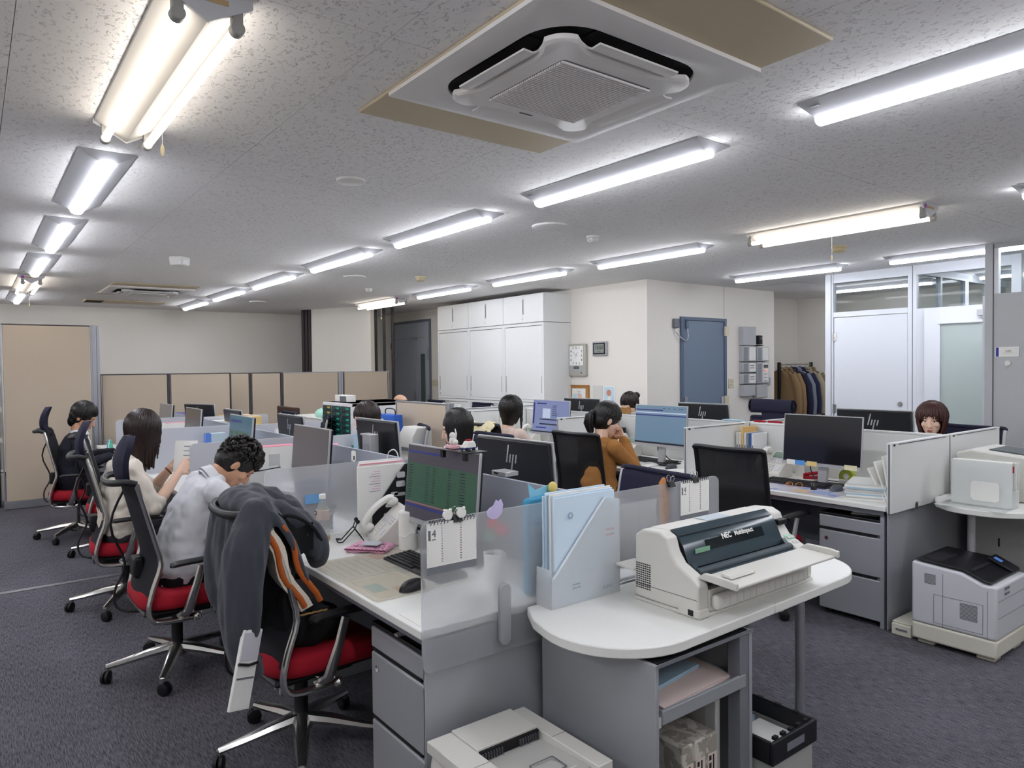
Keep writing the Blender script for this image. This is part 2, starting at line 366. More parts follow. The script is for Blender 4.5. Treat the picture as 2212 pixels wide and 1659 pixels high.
# ---------------------------------------------------------------- ceiling air conditioners
ACW = mat('aircon_white', '#e6e3e0', .45); ACB = mat('aircon_beige_board', '#c6b799', .55); ACD = mat('duct_black', '#0d0d10', .9)
def aircon(loc, label):
    t = thing('ceiling_air_conditioner', label, 'air conditioner', loc, 0, 'ceiling cassette air conditioners')
    MB().box(-.455, .455, -.705, .705, -.012, 0).o('backing_board', ACB, t, .005)
    # panel ring with rounded square opening
    def ring(h, r, z, n=10): return [(a, b, z) for a, b in rrect(-h, h, -h, h, r, n)]
    MB().rings([ring(.455, .006, -.0125), ring(.455, .006, -.026), ring(.385, .19, -.034), ring(.345, .16, -.024), ring(.345, .16, -.0125)], cap=False).o('panel', ACW, t, ang=30)
    MB().rings([ring(.344, .159, -.0125), ring(.344, .159, -.014)]).o('duct', ACD, t)
    # drooping grille plate, cut back along the four slots
    def plate(z, s=1.0):
        p = []
        for k in range(4):
            a = k * PI / 2; c, sn = math.cos(a), math.sin(a)
            for q in range(16):
                b = a - PI / 4 + q * PI / 32; u, v = superpt(b, 7); k4 = math.cos(4 * b); g = .318 * (1 - .165 * max(0, k4) ** .7)
                p.append((s * g * u, s * g * v, z))
        return p
    MB().rings([plate(-.034, .97), plate(-.036, 1.0), plate(-.05, 1.0), plate(-.0575, .965)]).o('grille_plate', ACW, t, ang=30)
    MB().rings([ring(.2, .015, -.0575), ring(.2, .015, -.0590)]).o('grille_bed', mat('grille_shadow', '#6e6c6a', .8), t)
    sm = MB().box(-.198, .198, -.0035, .0035, -.0655, -.059).mesh('slat', ACW)
    for i in range(34): link('slat', sm, t, loc=(0, -.19 + i * .38 / 33, 0))
    for k in range(4):
        f = MB().sheet([[(x, -.175 + .35 * j / 8, z - .012 * math.cos((j - 4) / 4 * PI / 2) * 0) for j in range(9)] for x, z in ((.268, -.036), (.30, -.052), (.335, -.05))], .006).o('flap', ACW, t)
        f.rotation_euler = (0, 0, k * PI / 2)
        s2 = MB().box(.27, .335, -.19, .19, -.021, -.0165).o('slot', ACD, t); s2.rotation_euler = (0, 0, k * PI / 2)
    MB().box(-.03, .03, .232, .24, -.0595, -.0585).o('maker_mark', INKG, t)
    return t
ac = aircon((1.665, 1.845, CH), 'large square ceiling air conditioner on beige board, close to camera')
dup(ac, (1.74, 9.68, CH), 0, 'distant square ceiling air conditioner above the beige screens at the far end')
CREAM = mat('cream_plastic', '#d8c9a4', .5)
ah = thing('ceiling_duct_hatch', 'small beige ceiling board with a black slot beyond the distant air conditioner', 'vent', (1.72, 11.45, CH))
MB().box(-.45, .55, -.2, .25, -.014, 0).o('board', ACB, ah, .003); MB().box(-.43, -.22, -.17, .2, -.0165, -.0142).o('slot', ACD, ah)
def detector(x, y, r, h, m, label, name='smoke_detector', cat='detector', cage=True):
    t = thing(name, label, cat, (x, y, CH))
    MB().lathe([(r, 0), (r, -.012), (r * .9, -.016)], n=24).o('base', m, t)
    if h > .02: MB().lathe([(r * .8, -.014), (r * .78, -h * .75), (r * .5, -h), (.001, -h)], n=24).o('dome', m, t)
    if cage:
        for k in range(8):
            a = k * PI / 4; MB().tube([(r * .86 * math.cos(a), r * .86 * math.sin(a), -.014), (r * .8 * math.cos(a), r * .8 * math.sin(a), -h * .85)], .0022, 5).o('rib', m, t)
    return t
DW = mat('detector_white', '#dedcd8', .5)
detector(1.62, 3.51, .075, .016, DW, 'round flat white ceiling speaker plate nearest the camera', 'ceiling_plate', 'ceiling plate', False)
detector(3.29, 3.85, .13, .016, CEILM, 'wide round ceiling hatch painted like the ceiling', 'ceiling_hatch', 'hatch', False)
detector(3.32, 7.13, .12, .016, CEILM, 'faint round ceiling hatch between the two middle lamp rows', 'ceiling_hatch', 'hatch', False)
detector(3.35, 10.48, .12, .016, CEILM, 'faint round ceiling hatch at the far end', 'ceiling_hatch', 'hatch', False)
detector(3.82, 3.97, .05, .05, DW, 'white smoke detector with dark vents near the wide round hatch')
detector(3.92, 6.76, .06, .055, CREAM, 'cream round detector in the middle of the ceiling', cage=False)
detector(3.96, 8.11, .045, .045, DW, 'small white smoke detector far down the ceiling')
detector(5.9, 3.13, .065, .055, CREAM, 'cream round detector beside the twin tube lamp on the right')
el = thing('emergency_light', 'white boxy emergency light under the ceiling on the left', 'emergency light', (1.48, 6.73, CH))
MB().lathe([(.09, 0), (.09, -.02), (.085, -.07), (.08, -.08)], n=4).o('housing', DW, el, .01); MB().box(-.02, .06, -.075, -.06, -.075, -.03).o('lens', mat('clear_lens', '#f4f4f4', .1), el, .006)
hf = thing('ceiling_access_hatch', 'flush square access hatch in the ceiling by the alcove', 'hatch', (8.24, 4.96, CH))
MB().rings([[(a, b, -.003) for a, b in rrect(-.23, .23, -.23, .23, .005, 2)], [(a, b, -.003) for a, b in rrect(-.22, .22, -.22, .22, .005, 2)]], cap=False).o('frame', ALU, hf)
MB().box(-.219, .219, -.219, .219, -.004, -.0005).o('lid', CEILM, hf)
# ---------------------------------------------------------------- doors
DGREY = mat('door_grey', '#b0b6c2', .45); DBLUE = mat('door_blue_grey', '#6f7f92', .45); PLATE = mat('beige_plate', '#d6ceb4', .5)
d1 = thing('door_1', 'blue-grey steel door with dark frame in the cream wall', 'door'); d1['kind'] = 'structure'
MB().box(6.80, 6.845, WY - .03, WY + .0, 0, 2.09).box(7.645, 7.69, WY - .03, WY, 0, 2.09).box(6.845, 7.645, WY - .03, WY, 2.05, 2.09).o('frame', mat('door_frame_blue', '#56657a', .45), d1, .003)
MB().box(6.847, 7.643, WY - .018, WY - .001, .005, 2.048).o('leaf', DBLUE, d1, .003)
for z in (1.93, 1.05, .2): MB().box(7.63, 7.70, WY - .05, WY - .03, z - .06, z + .06).cyl((7.645, WY - .048, z - .06), (7.645, WY - .048, z + .06), .012).o('hinge', PLATE, d1)
MB().box(6.86, 6.91, WY - .035, WY - .018, .92, 1.12).o('lock_plate', ALU, d1, .006)
MB().box(7.58, 7.63, WY - .04, WY - .018, .95, 1.1).o('handle_plate', SILV, d1, .008)
dc = thing('door_contact', 'grey switch box with cable loop beside the blue-grey door', 'door sensor')
MB().box(6.665, 6.755, WY - .04, WY - .001, 1.95, 2.06).o('switch_box', mat('sensor_grey', '#6d7076', .5), dc, .008)
MB().tube(smooth_path([(6.70, WY - .02, 1.95), (6.70, WY - .03, 1.9), (6.78, WY - .045, 1.83), (6.845, WY - .06, 1.80), (6.895, WY - .05, 1.85), (6.905, WY - .03, 1.96)]), .007, 8).o('cable', SILV, dc)
MB().box(6.875, 6.92, WY - .045, WY - .02, 1.95, 2.04).o('contact', mat('sensor_blue', '#586878', .5), dc, .006)
d2 = thing('door_2', 'grey steel double door with transom and narrow glass slit', 'door'); d2['kind'] = 'structure'
MB().box(WX - .03, WX, 10.40, 10.44, 0, 2.34).box(WX - .03, WX, 11.68, 11.72, 0, 2.34).box(WX - .03, WX, 10.44, 11.68, 2.3, 2.34).o('frame', mat('door_frame_grey', '#6d727d', .45), d2, .003)
MB().box(WX - .02, WX - .001, 10.44, 11.68, 2.035, 2.298).o('transom_panel', DGREY, d2, .003)
l1 = MB().box(WX - .022, WX - .001, 10.885, 11.678, .005, 2.025).o('leaf', DGREY, d2, .003); MB().box(WX - .05, WX - .023, 10.92, 10.96, .92, 1.1).o('handle', ALU, l1, .004)
l2 = MB().box(WX - .022, WX - .001, 10.442, 10.878, .005, 2.025).o('leaf', DGREY, d2, .003); MB().box(WX - .026, WX - .0225, 10.58, 10.72, .5, 1.75).o('pane', mat('dark_pane', '#4c5b5c', .1), l2)
MB().box(WX - .05, WX - .023, 10.86, 11.02, 1.99, 2.03).o('stay', ALU, d2)
for z in (1.75, .95): MB().box(WX - .04, WX - .02, 10.44, 10.485, z - .1, z + .1).o('hinge', ALU, d2, .003)
dc2 = thing('door_contact', 'small grey cable loop and box on the edge of the grey double door', 'door sensor')
MB().box(WX - .04, WX - .001, 11.73, 11.80, 1.85, 1.97).o('switch_box', mat('sensor_grey', '#6d7076', .5), dc2, .006); MB().tube(smooth_path([(WX - .03, 11.76, 1.85), (WX - .06, 11.72, 1.7), (WX - .06, 11.62, 1.68), (WX - .03, 11.58, 1.8)]), .008, 8).o('cable', SILV, dc2)
def outlet(x, y, z, axis, label, n=2):
    t = thing('switch_plate', label, 'switch plate', (x, y, z), 0 if axis == 'x' else PI / 2)
    MB().box(-.008, 0, -.055, .055, -.06, .06).o('plate', PLATE, t, .003)
    for i in range(n):
        for j in (-1, 1): MB().box(-.011, -.008, j * .02 - .008, j * .02 + .008, -.035 + i * .045, -.012 + i * .045).o('rocker', mat('switch_cream', '#c6bd9c', .5), t, .002)
    return t
outlet(WX, 10.32, 1.25, 'x', 'beige double light switch plate next to the grey double door'); outlet(WX, 10.19, 1.25, 'x', 'beige light switch plate half hidden by the white cabinets')
outlet(7.81, WY, 1.265, 'y', 'beige switch plate between the blue-grey door and the control boxes')
# control boxes on the corner wall
CBX = mat('control_grey', '#b3b5b7', .45); CBS = mat('control_side_grey', '#8d9096', .45)
def ctrl(x0, x1, z0, z1, label, face=None, dep=.07):
    t = thing('control_box', label, 'control box', ((x0 + x1) / 2, WY, (z0 + z1) / 2)); hw, hh = (x1 - x0) / 2, (z1 - z0) / 2
    MB().box(-hw, hw, -dep, -.001, -hh, hh).o('case', CBX, t, .008)
    if face:
        MB().box(-hw * .95, -hw * .3, -dep - .002, -dep, -hh * .9, hh * .85).o('vent_strip', CBS, t)
        MB().box(-hw * .1, hw * .85, -dep - .003, -dep, -hh * .85, hh * .9).o('face_plate', PAPER, t)
        if face == 'keys':
            km = MB().box(-.008, .008, -.004, 0, -.005, .005).mesh('key', INKG)
            for i in range(4):
                for j in range(2): link('key', km, t, loc=(hw * .05 + i * .024, -dep - .003, -.005 + j * .03))
        if face == 'lcd':
            MB().box(.0, hw * .75, -dep - .006, -dep - .003, hh * .45, hh * .75).o('display', mat('lcd_dark', '#4b504a', .3), t)
            MB().box(hw * .2, hw * .6, -dep - .005, -dep - .003, hh * .18, hh * .26).o('pilot_lamp', mat('pilot_red', '#ff5040', .4, emit=1.5), t)
            km = MB().box(-.008, .008, -.004, 0, -.004, .004).mesh('key', INKG)
            for i in range(3):
                for j in range(5): link('key', km, t, loc=(hw * .12 + i * .025, -dep - .003, -hh * .75 + j * .045))
    return t
ctrl(7.985, 8.27, 1.755, 2.0, 'plain light grey box at the top of the wall controls'); ctrl(7.985, 8.27, 1.545, 1.745, 'grey control box with printed card, left column', 'card')
ctrl(7.985, 8.27, 1.40, 1.53, 'upper of the two small grey keypads on the wall', 'keys'); ctrl(7.985, 8.27, 1.25, 1.385, 'lower of the two small grey keypads on the wall', 'keys')
ctrl(7.985, 8.25, 1.09, 1.235, 'plain grey box below the two small keypads'); ctrl(8.295, 8.565, 1.545, 1.74, 'grey control box with printed card, right column', 'card')
ctrl(8.295, 8.565, 1.25, 1.535, 'grey thermostat control box with a red light and display', 'lcd'); ctrl(8.285, 8.53, 1.06, 1.235, 'plain grey box below the thermostat control')
ctrl(8.59, 8.68, 1.22, 1.33, 'small beige wall switch right of the thermostat', None, .02); ctrl(8.19, 8.30, .9, 1.045, 'white intercom handset box below the control boxes', None, .05)
sc_ = thing('wall_camera', 'small black camera on a bracket above the control boxes', 'camera', (8.37, WY, 1.8)); MB().box(-.07, .08, -.06, -.001, -.05, -.035).box(-.05, .03, -.08, -.02, -.03, .09).o('body', BLACK, sc_, .008); MB().lathe([(.018, -.09), (.018, -.075)], (-.01, 0, .05), 12, 'y').o('lens', INKG, sc_)
# clocks
ck = thing('wall_clock', 'tall silver wall clock with black numerals and small display', 'clock', (WX, 6.735, 1.585))
MB().prism(rrect(-.165, .165, -.205, .205, .02), 'x', -.045, -.001).o('case', mat('clock_silver', '#b9b6ac', .35, .4), ck, .006)
MB().prism(rrect(-.125, .125, -.068, .178, .006), 'x', -.047, -.045).o('dial', mat('dial_white', '#f2f1ec', .4), ck)
MB().prism(rrect(-.05, .05, -.115, -.08, .004), 'x', -.0475, -.045).o('display', mat('lcd_green', '#5d655b', .3), ck)
MB().prism(rrect(-.13, .13, -.15, -.075, .004), 'x', -.0455, -.0448).o('display_panel', SILV, ck)
for n in range(12):
    a = PI / 2 - (n + 1) * PI / 6; k = 1 / max(abs(math.cos(a)), abs(math.sin(a)))
    text(str(n + 1), .038, INK, ck, (-.0475, -.1 * min(k, 1.25) * math.cos(a), .055 + .098 * min(k, 1.2) * math.sin(a)), FACE_NX, bold=.0006)
def hand(dy, dz, wd): MB().tube([(-.05, -dy * -.12, .055 - dz * .12), (-.05, -dy, .055 + dz)], wd, 4).o('hand', INK, ck)
hand(.026, .045, .0026); hand(-.062, .052, .0018); hand(-.02, -.035, .0008)
MB().lathe([(.012, -.047), (.012, -.045)], (0, -.09, -.165), 12, 'x').o('dial_knob', INKG, ck)
dk = thing('digital_clock', 'small square silver digital clock showing 12:53', 'clock', (WX, 6.335, 1.72))
MB().prism(rrect(-.125, .125, -.088, .088, .012), 'x', -.03, -.001).o('case', SILV, dk, .006); MB().prism(rrect(-.105, .105, -.07, .072, .006), 'x', -.033, -.03).o('bezel', INK, dk); MB().prism(rrect(-.085, .085, -.052, .055, .004), 'x', -.0345, -.033).o('display', mat('lcd_grey', '#8b8f88', .3), dk)
text('12:53', .062, INK, dk, (-.035, 0, .012), FACE_NX, bold=.0012); text('4 16 8', .022, INK, dk, (-.035, 0, -.035), FACE_NX)
# notices on the wall
cb = thing('cork_board', 'cork notice board in wooden frame holding a printed sheet', 'notice board', (WX, 6.755, 1.1))
MB().box(-.012, -.001, -.2, .2, -.16, .15).o('cork', mat('cork', '#b98a55', .9, mottle=(90, '#8f6538', .4, .7)), cb)
for a in ((-.215, -.2, -.16, .165), (.2, .215, -.16, .165), (-.2, .2, .15, .165)): MB().box(-.02, -.001, *a).o('frame_rail', mat('oak_frame', '#a8743d', .6), cb, .002)
sh = MB().box(-.014, -.0125, -.15, .1, -.16, .12).o('notice', PAPER, cb)
for i, (c, y0, y1, z) in enumerate((('#bcd9e4', .0, .08, .02), ('#f0b9a8', -.08, -.01, .02), ('#bcd9e4', .0, .08, -.05), ('#f0b9a8', -.08, -.01, -.05))): MB().box(-.0148, -.0142, y0, y1, z - .028, z + .028).o('printed_block', mat('tint' + c, c, .8), sh)
text('=====\n====\n=== =', .022, INKG, sh, (-.015, -.03, .06), FACE_NX)
wc1 = thing('wall_sheet', 'pale grey sheet pinned to the wall beside the cork board', 'poster', (WX, 6.395, 1.13)); MB().box(-.004, -.001, -.085, .085, -.18, .13).o('sheet', mat('sheet_grey', '#d5d3cd', .8), wc1); text('-- ---', .03, INKG, wc1, (-.0045, -.02, -.05), FACE_NX)
wc2 = thing('wall_calendar', 'wall calendar with a pale blue picture and drawn figure', 'calendar', (WX, 6.19, 1.1)); MB().box(-.006, -.001, -.1, .1, -.2, .16).o('sheet', PAPER, wc2)
MB().box(-.007, -.006, -.085, .085, -.06, .145).o('picture', mat('picture_blue', '#c3dbe6', .8), wc2); MB().lathe([(.04, -.0078), (.04, -.007)], (0, .005, .075), 16, 'x').o('picture_shape', mat('picture_orange', '#cf8f74', .8), wc2); MB().prism([(-.03, -.03), (.035, -.04), (.02, .03), (-.02, .035)], 'x', -.0078, -.007).o('picture_shape', PAPER, wc2); MB().box(-.008, -.0072, -.075, .075, -.055, -.02).o('caption_band', mat('band_blue', '#5f98c8', .8), wc2)
# ---------------------------------------------------------------- white wall cabinets (three bays: top, middle, base)
GAP = mat('gap_shadow', '#4a4b4d', .8)
def hatch_unit(y0, y1, z0, z1, label, kind):
    t = thing('wall_cabinet', label, 'cabinet', (5.76, (y0 + y1) / 2, z0), 0, 'white wall cabinets'); w = (y1 - y0) / 2 - .001; h = z1 - z0
    MB().box(.012, WX - 5.76 - .002, -w, w, .0005, h - .0005).o('body', CABW, t, .002)
    if kind == 'swing':
        for s in (-1, 1):
            MB().box(-.006, .0115, min(s * .0015, s * (w - .003)), max(s * .0015, s * (w - .003)), .004, h - .004).o('door', CABW, t, .002)
        MB().box(-.009, -.006, -.028, .004, h * .3, h * .85).o('pull_plate', SILV, t, .002); MB().box(-.0095, -.009, -.017, -.007, h * .34, h * .81).o('pull_slot', GAP, t)
        MB().lathe([(.006, -.008), (.006, -.006)], (0, .01, h * .14), 10, 'x').o('lock', INKG, t)
    else:
        MB().box(-.006, .0115, -w, -w + .03, 0.001, h).box(-.006, .0115, w - .03, w, 0.001, h).box(-.006, .0115, -w + .03, w - .03, h - .035, h).box(-.006, .0115, -w + .03, w - .03, .001, .035).o('surround', CABW, t, .0015)
        MB().box(-.001, .0105, -.01, w - .034, .039, h - .042).o('sliding_door', CABW, t, .0015); MB().box(-.0045, .0045, -w + .034, .01, .039, h - .042).o('sliding_door', CABW, t, .0015)
        MB().box(-.0015, .011, -w + .031, w - .031, h - .041, h - .0352).o('track', GAP, t)
        for y, sg in ((-w + .05, 1), (w - .05, 1)):
            MB().box(-.006, -.0045 if y < 0 else -.001, y - .006, y + .006, h * .12, h * .33).o('recess_pull', SILV, t)
        MB().lathe([(.008, -.006), (.008, -.004)], (0, w - .06, h * .07), 10, 'x').o('lock', INKG, t)
    return t
for i, y0 in enumerate((6.88, 7.73, 8.58)):
    w3 = ('nearest the clocks', 'in the middle bay', 'nearest the grey double door')[i]
    hatch_unit(y0, y0 + .85, 2.075, 2.445, 'white overhead cabinet with two hinged doors %s' % w3, 'swing')
    hatch_unit(y0, y0 + .85, 1.045, 2.07, 'tall white cabinet with sliding doors %s' % w3, 'slide')
    hatch_unit(y0, y0 + .85, 0.02, 1.04, 'white base cabinet with sliding doors %s' % w3, 'slide')
# ---------------------------------------------------------------- glazed partition on the right
PW = mat('partition_white', '#dfe2e8', .4); PGY = mat('partition_grey', '#b9bbbd', .5); GLS = clear('window_glass', '#f2f5f5', .92, '#000000'); FRO = frosted('frosted_glass', '#e6efec', .6, .8)
PX = 7.72
gp = struct(thing('wall_glazed', 'white framed office partition with glass clerestory', 'partition'))
MB().box(PX - .03, PX + .05, 4.15, 4.24, 0, CH).o('post', PW, gp, .003); MB().box(PX - .035, PX - .028, 4.165, 4.17, 0, CH).o('post_groove', INKG, gp)
MB().box(PX - .02, PX + .04, 3.27, 3.355, 0, CH).o('post', PW, gp, .002); MB().box(PX - .022, PX - .019, 3.305, 3.311, 0, CH).o('post_groove', INKG, gp)
MB().box(PX - .02, PX + .04, 2.36, 2.44, 0, CH).o('post', PW, gp, .002)
MB().box(PX - .02, PX + .04, 3.355, 4.15, 2.40, CH).box(PX - .02, PX + .04, 2.44, 3.27, 2.40, CH).o('header', PW, gp, .002)
MB().box(PX - .02, PX + .04, 3.355, 4.15, 2.02, 2.075).o('transom', PW, gp, .002)
for y0, y1 in ((3.356, 4.149), (2.441, 3.269)): MB().box(PX + .006, PX + .012, y0, y1, 2.05, 2.40).o('pane', GLS, gp)
MB().box(PX - .019, PX + .03, 2.44, 3.27, 0, 2.055).o('panel', PW, gp)
d3 = struct(thing('door_3', 'plain white hinged door with lever handle and round lock', 'door'))
MB().box(PX - .012, PX + .025, 3.36, 4.145, .005, 2.012).o('leaf', PW, d3, .003)
for z in (1.8, 1.0, .2): MB().cyl((PX - .022, 4.15, z - .05), (PX - .022, 4.15, z + .05), .009).box(PX - .02, PX - .012, 4.12, 4.16, z - .045, z + .045).o('hinge', CHROME, d3)
MB().lathe([(.022, -.022), (.022, -.014)], (PX, 3.43, .99), 16, 'x').cyl((PX - .05, 3.43, .99), (PX - .014, 3.43, .99), .009).tube([(PX - .048, 3.43, .99), (PX - .05, 3.50, .992), (PX - .05, 3.57, .992)], .009, 8).o('lever', CHROME, d3)
MB().lathe([(.024, -.02), (.024, -.014)], (PX, 3.43, 1.075), 16, 'x').o('lock', CHROME, d3)
d4 = struct(thing('door_4', 'white sliding door with tall frosted glass and closer', 'door'))
DX = PX - .075
MB().box(DX - .02, DX + .02, 3.02, 3.165, .01, 2.03).box(DX - .02, DX + .02, 2.37, 2.47, .01, 2.03).box(DX - .02, DX + .02, 2.47, 3.02, 1.88, 2.03).box(DX - .02, DX + .02, 2.47, 3.02, .01, .2).o('leaf', PW, d4, .002)
MB().box(DX - .004, DX + .004, 2.47, 3.02, .2, 1.88).o('pane', FRO, d4); MB().box(DX - .03, DX - .02, 2.46, 3.04, 1.885, 1.9).o('glazing_bead', PW, d4)
MB().box(DX - .07, DX - .02, 2.40, 2.68, 1.945, 2.0).o('closer', SILV, d4, .004); MB().lathe([(.02, -.035), (.02, -.02)], (DX, 3.09, 1.04), 14, 'x').o('lock', CHROME, d4); MB().tube([(DX - .03, 3.03, .98), (DX - .06, 3.02, .98), (DX - .06, 2.94, .98)], .008, 8).o('lever', CHROME, d4)
NX = 6.86
np_ = struct(thing('wall_near_partition', 'grey office partition with clerestory glass at the right edge', 'partition'))
MB().box(NX - .02, NX + .05, 2.30, 2.36, 0, CH).o('post', PGY, np_, .002); MB().box(NX - .022, NX - .019, 2.296, 2.3, 0, CH).o('post_groove', INKG, np_)
MB().box(NX - .012, NX + .04, YB, 2.296, 0, 2.075).o('panel', PGY, np_); MB().box(NX - .012, NX + .04, YB, 2.296, 2.455, CH).o('header', PGY, np_); MB().box(NX - .012, NX + .04, 2.262, 2.296, 2.075, 2.455).box(NX - .012, NX + .04, .9, .95, 2.075, 2.455).o('mullion', PW, np_, .002)
MB().box(NX + .006, NX + .012, YB, 2.262, 2.075, 2.455).o('pane', GLS, np_)
MB().box(NX + .05, PX - .02, 2.36, 2.40, 0, 2.07).o('return_panel', PW, np_)
# glazed rooms' inner cross partition
ip = struct(thing('wall_inner_partition', 'inner glazed partition seen through the clerestory', 'partition'))
MB().box(PX + .05, XR, 3.28, 3.33, 0, 2.06).box(PX + .05, XR, 3.28, 3.33, 2.42, CH).o('panel', PW, ip)
for xx in (8.3, 8.95, 9.0, 9.6): MB().box(xx, xx + .045, 3.28, 3.33, 2.06, 2.42).o('mullion', PW, ip)
MB().box(PX + .05, XR, 3.303, 3.308, 2.06, 2.42).o('pane', GLS, ip)
MB().box(PX + .05, XR, 2.36, 2.41, 0, 2.06).o('panel', PW, ip)
nm = thing('room_sign', 'white door sign with blue end stripe on grey partition', 'sign', (NX - .012, 2.195, 1.585)); MB().box(-.008, -.0005, -.085, .085, -.042, .042).o('plate', PAPER, nm, .002); MB().box(-.0085, -.0078, .06, .08, -.038, .038).o('stripe', mat('sign_blue', '#1d2a9a', .5), nm)
text('応接室', .014, INK, nm, (-.0085, -.01, .006), FACE_NX); text('Reception Room', .009, INKG, nm, (-.0085, -.01, -.009), FACE_NX)
hk = thing('wall_hook', 'round white wall hook under the door sign', 'hook', (NX - .012, 2.19, 1.49)); MB().lathe([(.022, -.012), (.022, -.0005)], n=20, axis='x').o('disc', PAPER, hk, .002); MB().tube([(-.01, 0, -.015), (-.018, 0, -.03), (-.018, 0, -.036), (-.012, 0, -.04)], .003, 6).o('hook', CHROME, hk)
# ---------------------------------------------------------------- beige fabric screens at the far end
BEI = mat('beige_screen_fabric', '#c6b6a2', .9, bump=(700, .3, (1, 1, 1))); SCF = mat('screen_frame_dark', '#4c4a4d', .5)
def screen(x0, x1, y, h, label, posts=(True, True), m=ALU, group='beige office screens', axis='x', kick=.0):
    L = x1 - x0; t = thing('office_screen', label, 'screen', (x0, y, 0) if axis == 'x' else (y, x0, 0), 0 if axis == 'x' else PI / 2, group)
    MB().box(.022, L - .022, -.022, .022, .05 + kick, h - .014).o('fabric_panel', BEI, t, .004)
    MB().box(0.012, L - .012, -.024, .024, h - .013, h).o('top_rail', SCF if kick else m, t, .002); MB().box(.012, L - .012, -.024, .024, .005, .048 + kick).o('kick_rail', ALU, t, .002)
    for i, xx in enumerate((0, L - .012)): MB().box(xx, xx + .012, -.025, .025, 0, h).o('post', SCF if not posts[i] else m, t, .002)
    return t
screen(.26, 1.12, 9.5, 2.035, 'tall beige fabric screen behind the man in the suit', kick=.04)
struct(MB().box(1.122, 1.165, 9.475, 9.525, 0, 2.04).box(1.17, 1.20, 9.48, 9.52, 0, 2.035).o('trim_2', ALU, None, .003))
for i, (a, b) in enumerate(((1.21, 1.95), (1.955, 2.70))): screen(a, b, 9.6, 1.47, 'low beige fabric screen, %s of the pair right of the tall screen' % ('left', 'right')[i], (False, False), m=SCF)
for i, (a, b) in enumerate(((2.2, 3.06), (3.065, 3.495), (3.5, 4.36), (4.42, 5.18))): screen(a, b, 9.98, 1.465, 'low beige fabric screen in the rear line, %s' % ('mostly hidden at its left end', 'narrow second one', 'wide third one', 'last one by the dark fins')[i], (False, i > 1), m=ALU if i > 1 else SCF)
struct(MB().box(4.362, 4.388, 9.955, 10.0, 0, 1.47).box(4.392, 4.418, 9.955, 10.0, 0, 1.47).o('trim_3', ALU, None, .002))
screen(5.24, 6.17, 3.3, 1.19, 'low beige screen standing in the aisle beyond the black-haired women', m=ALU, axis='y')
struct(MB().box(3.27, 3.33, 5.2, 5.238, 0, 1.195).o('trim_4', ALU, None, .002))
# ---------------------------------------------------------------- desks
DIV = mat('divider_blue_grey', '#a4a9b5', .5); FSC = frosted('frosted_acrylic', '#f6f7f9', .30, .2, .05); FSG = mat('screen_pale_grey', '#c2c4ca', .45)
DESKG = mat('desk_grey_panel', '#9ea1a7', .42, .1)
def desk(x0, x1, y0, y1, label, group, front, endpanel=None):
    t = thing('office_desk', label, 'desk', (x0, y0, 0), 0, group); w, d = x1 - x0, y1 - y0
    MB().box(0, w, .001, d - .001, .672, .70).o('desktop', WHITE, t, .004, 3)
    MB().box(.02, w - .02, .02, d - .02, .645, .6715).o('under_frame', GREYD, t)
    ym = (.022, .045); yM = (d - .045, d - .022)
    for a, b in (ym, yM): MB().box(.03, w - .03, a, b, 0, .6445).o('side_panel', DESKG, t, .002)
    bx = w - .04 if front < 0 else .02
    MB().box(bx, bx + .018, .046, d - .046, .25, .6445).o('modesty_panel', GREYD, t)
    return t
YD = [1.87, 3.27, 4.67, 6.07, 7.47, 8.87]
SEAT_A = ('nearest the camera, under the calendar screen', 'where the curly-haired man works', 'where the woman in the cream sweater sits', 'beyond the woman in cream', 'of the man in the suit')
SEAT_AR = ('behind the tall blue file box', 'of the woman with long black hair', 'of the woman with a straight fringe', 'in front of the drawer cabinet', 'at the far end of the grey desks')
SEAT_BL = ('with the switched-off monitor and paper stack', 'of the woman in the brown sweater', 'of the woman in pale pink')
SEAT_BR = ('of the woman with reddish brown hair', 'in front of the navy headrest chair', 'of the woman bowed behind the cork box')
for i in range(5):
    desk(1.07, 1.778, YD[i], YD[i + 1], 'white topped desk on the left side %s' % SEAT_A[i], 'desks with grey dividers', -1)
    desk(1.782, 2.49, YD[i], YD[i + 1], 'white topped desk on the aisle side %s' % SEAT_AR[i], 'desks with grey dividers', 1)
    dv_ = thing('desk_divider', 'blue-grey desk divider between monitors, %s from the camera' % NTH[i], 'divider', (1.78, YD[i], 0), 0, 'blue-grey dividers')
    MB().prism(rrect(.012, 1.388, .705, 1.035, .03), 'x', -.008, .008).o('panel', DIV, dv_, .002)
    for q in (.3, 1.1): MB().box(-.02, .02, q - .03, q + .03, .701, .73).o('clamp', SILV, dv_, .002)
# end panels and frosted side screens of the grey-divider desks
ep = box('desk_end_panel', GREY, None, 1.075, 2.485, 1.862, 1.868, .01, .668, .002); tag(ep, 'wide grey end panel of the nearest desks beside the white printer', 'panel')
LOGOG = mat('stamp_dark', '#33353a', .7)
def side_screen(x0, x1, y, z0, z1, m, label, clamp=None, group='side screens of the grey-divider desks', th=.005, name='desk_screen'):
    t = thing(name, label, 'screen', (x0, y, 0), 0, group); L = x1 - x0
    MB().prism(rrect(0, L, z0, z1, .03, 6), 'y', -th, th).o('sheet', m, t, .001)
    if clamp:
        for cx in clamp: MB().prism(rrect(cx - .022, cx + .022, .60, .80, .021, 6), 'y', -.02, -th - .0005).o('clamp', GREY, t, .002)
    return t
ns = side_screen(1.062, 1.76, 1.852, .575, 1.04, FSC, 'frosted end screen with a desk calendar clipped on its edge', (.30,))
text('⌂ ⌂ ⌂\n=====', .012, LOGOG, ns, (.47, -.0062, .62), FACE_NY)
side_screen(1.79, 2.50, 1.852, .575, 1.035, FSC, 'frosted end screen behind the blue file box and dot printer', (.40,))
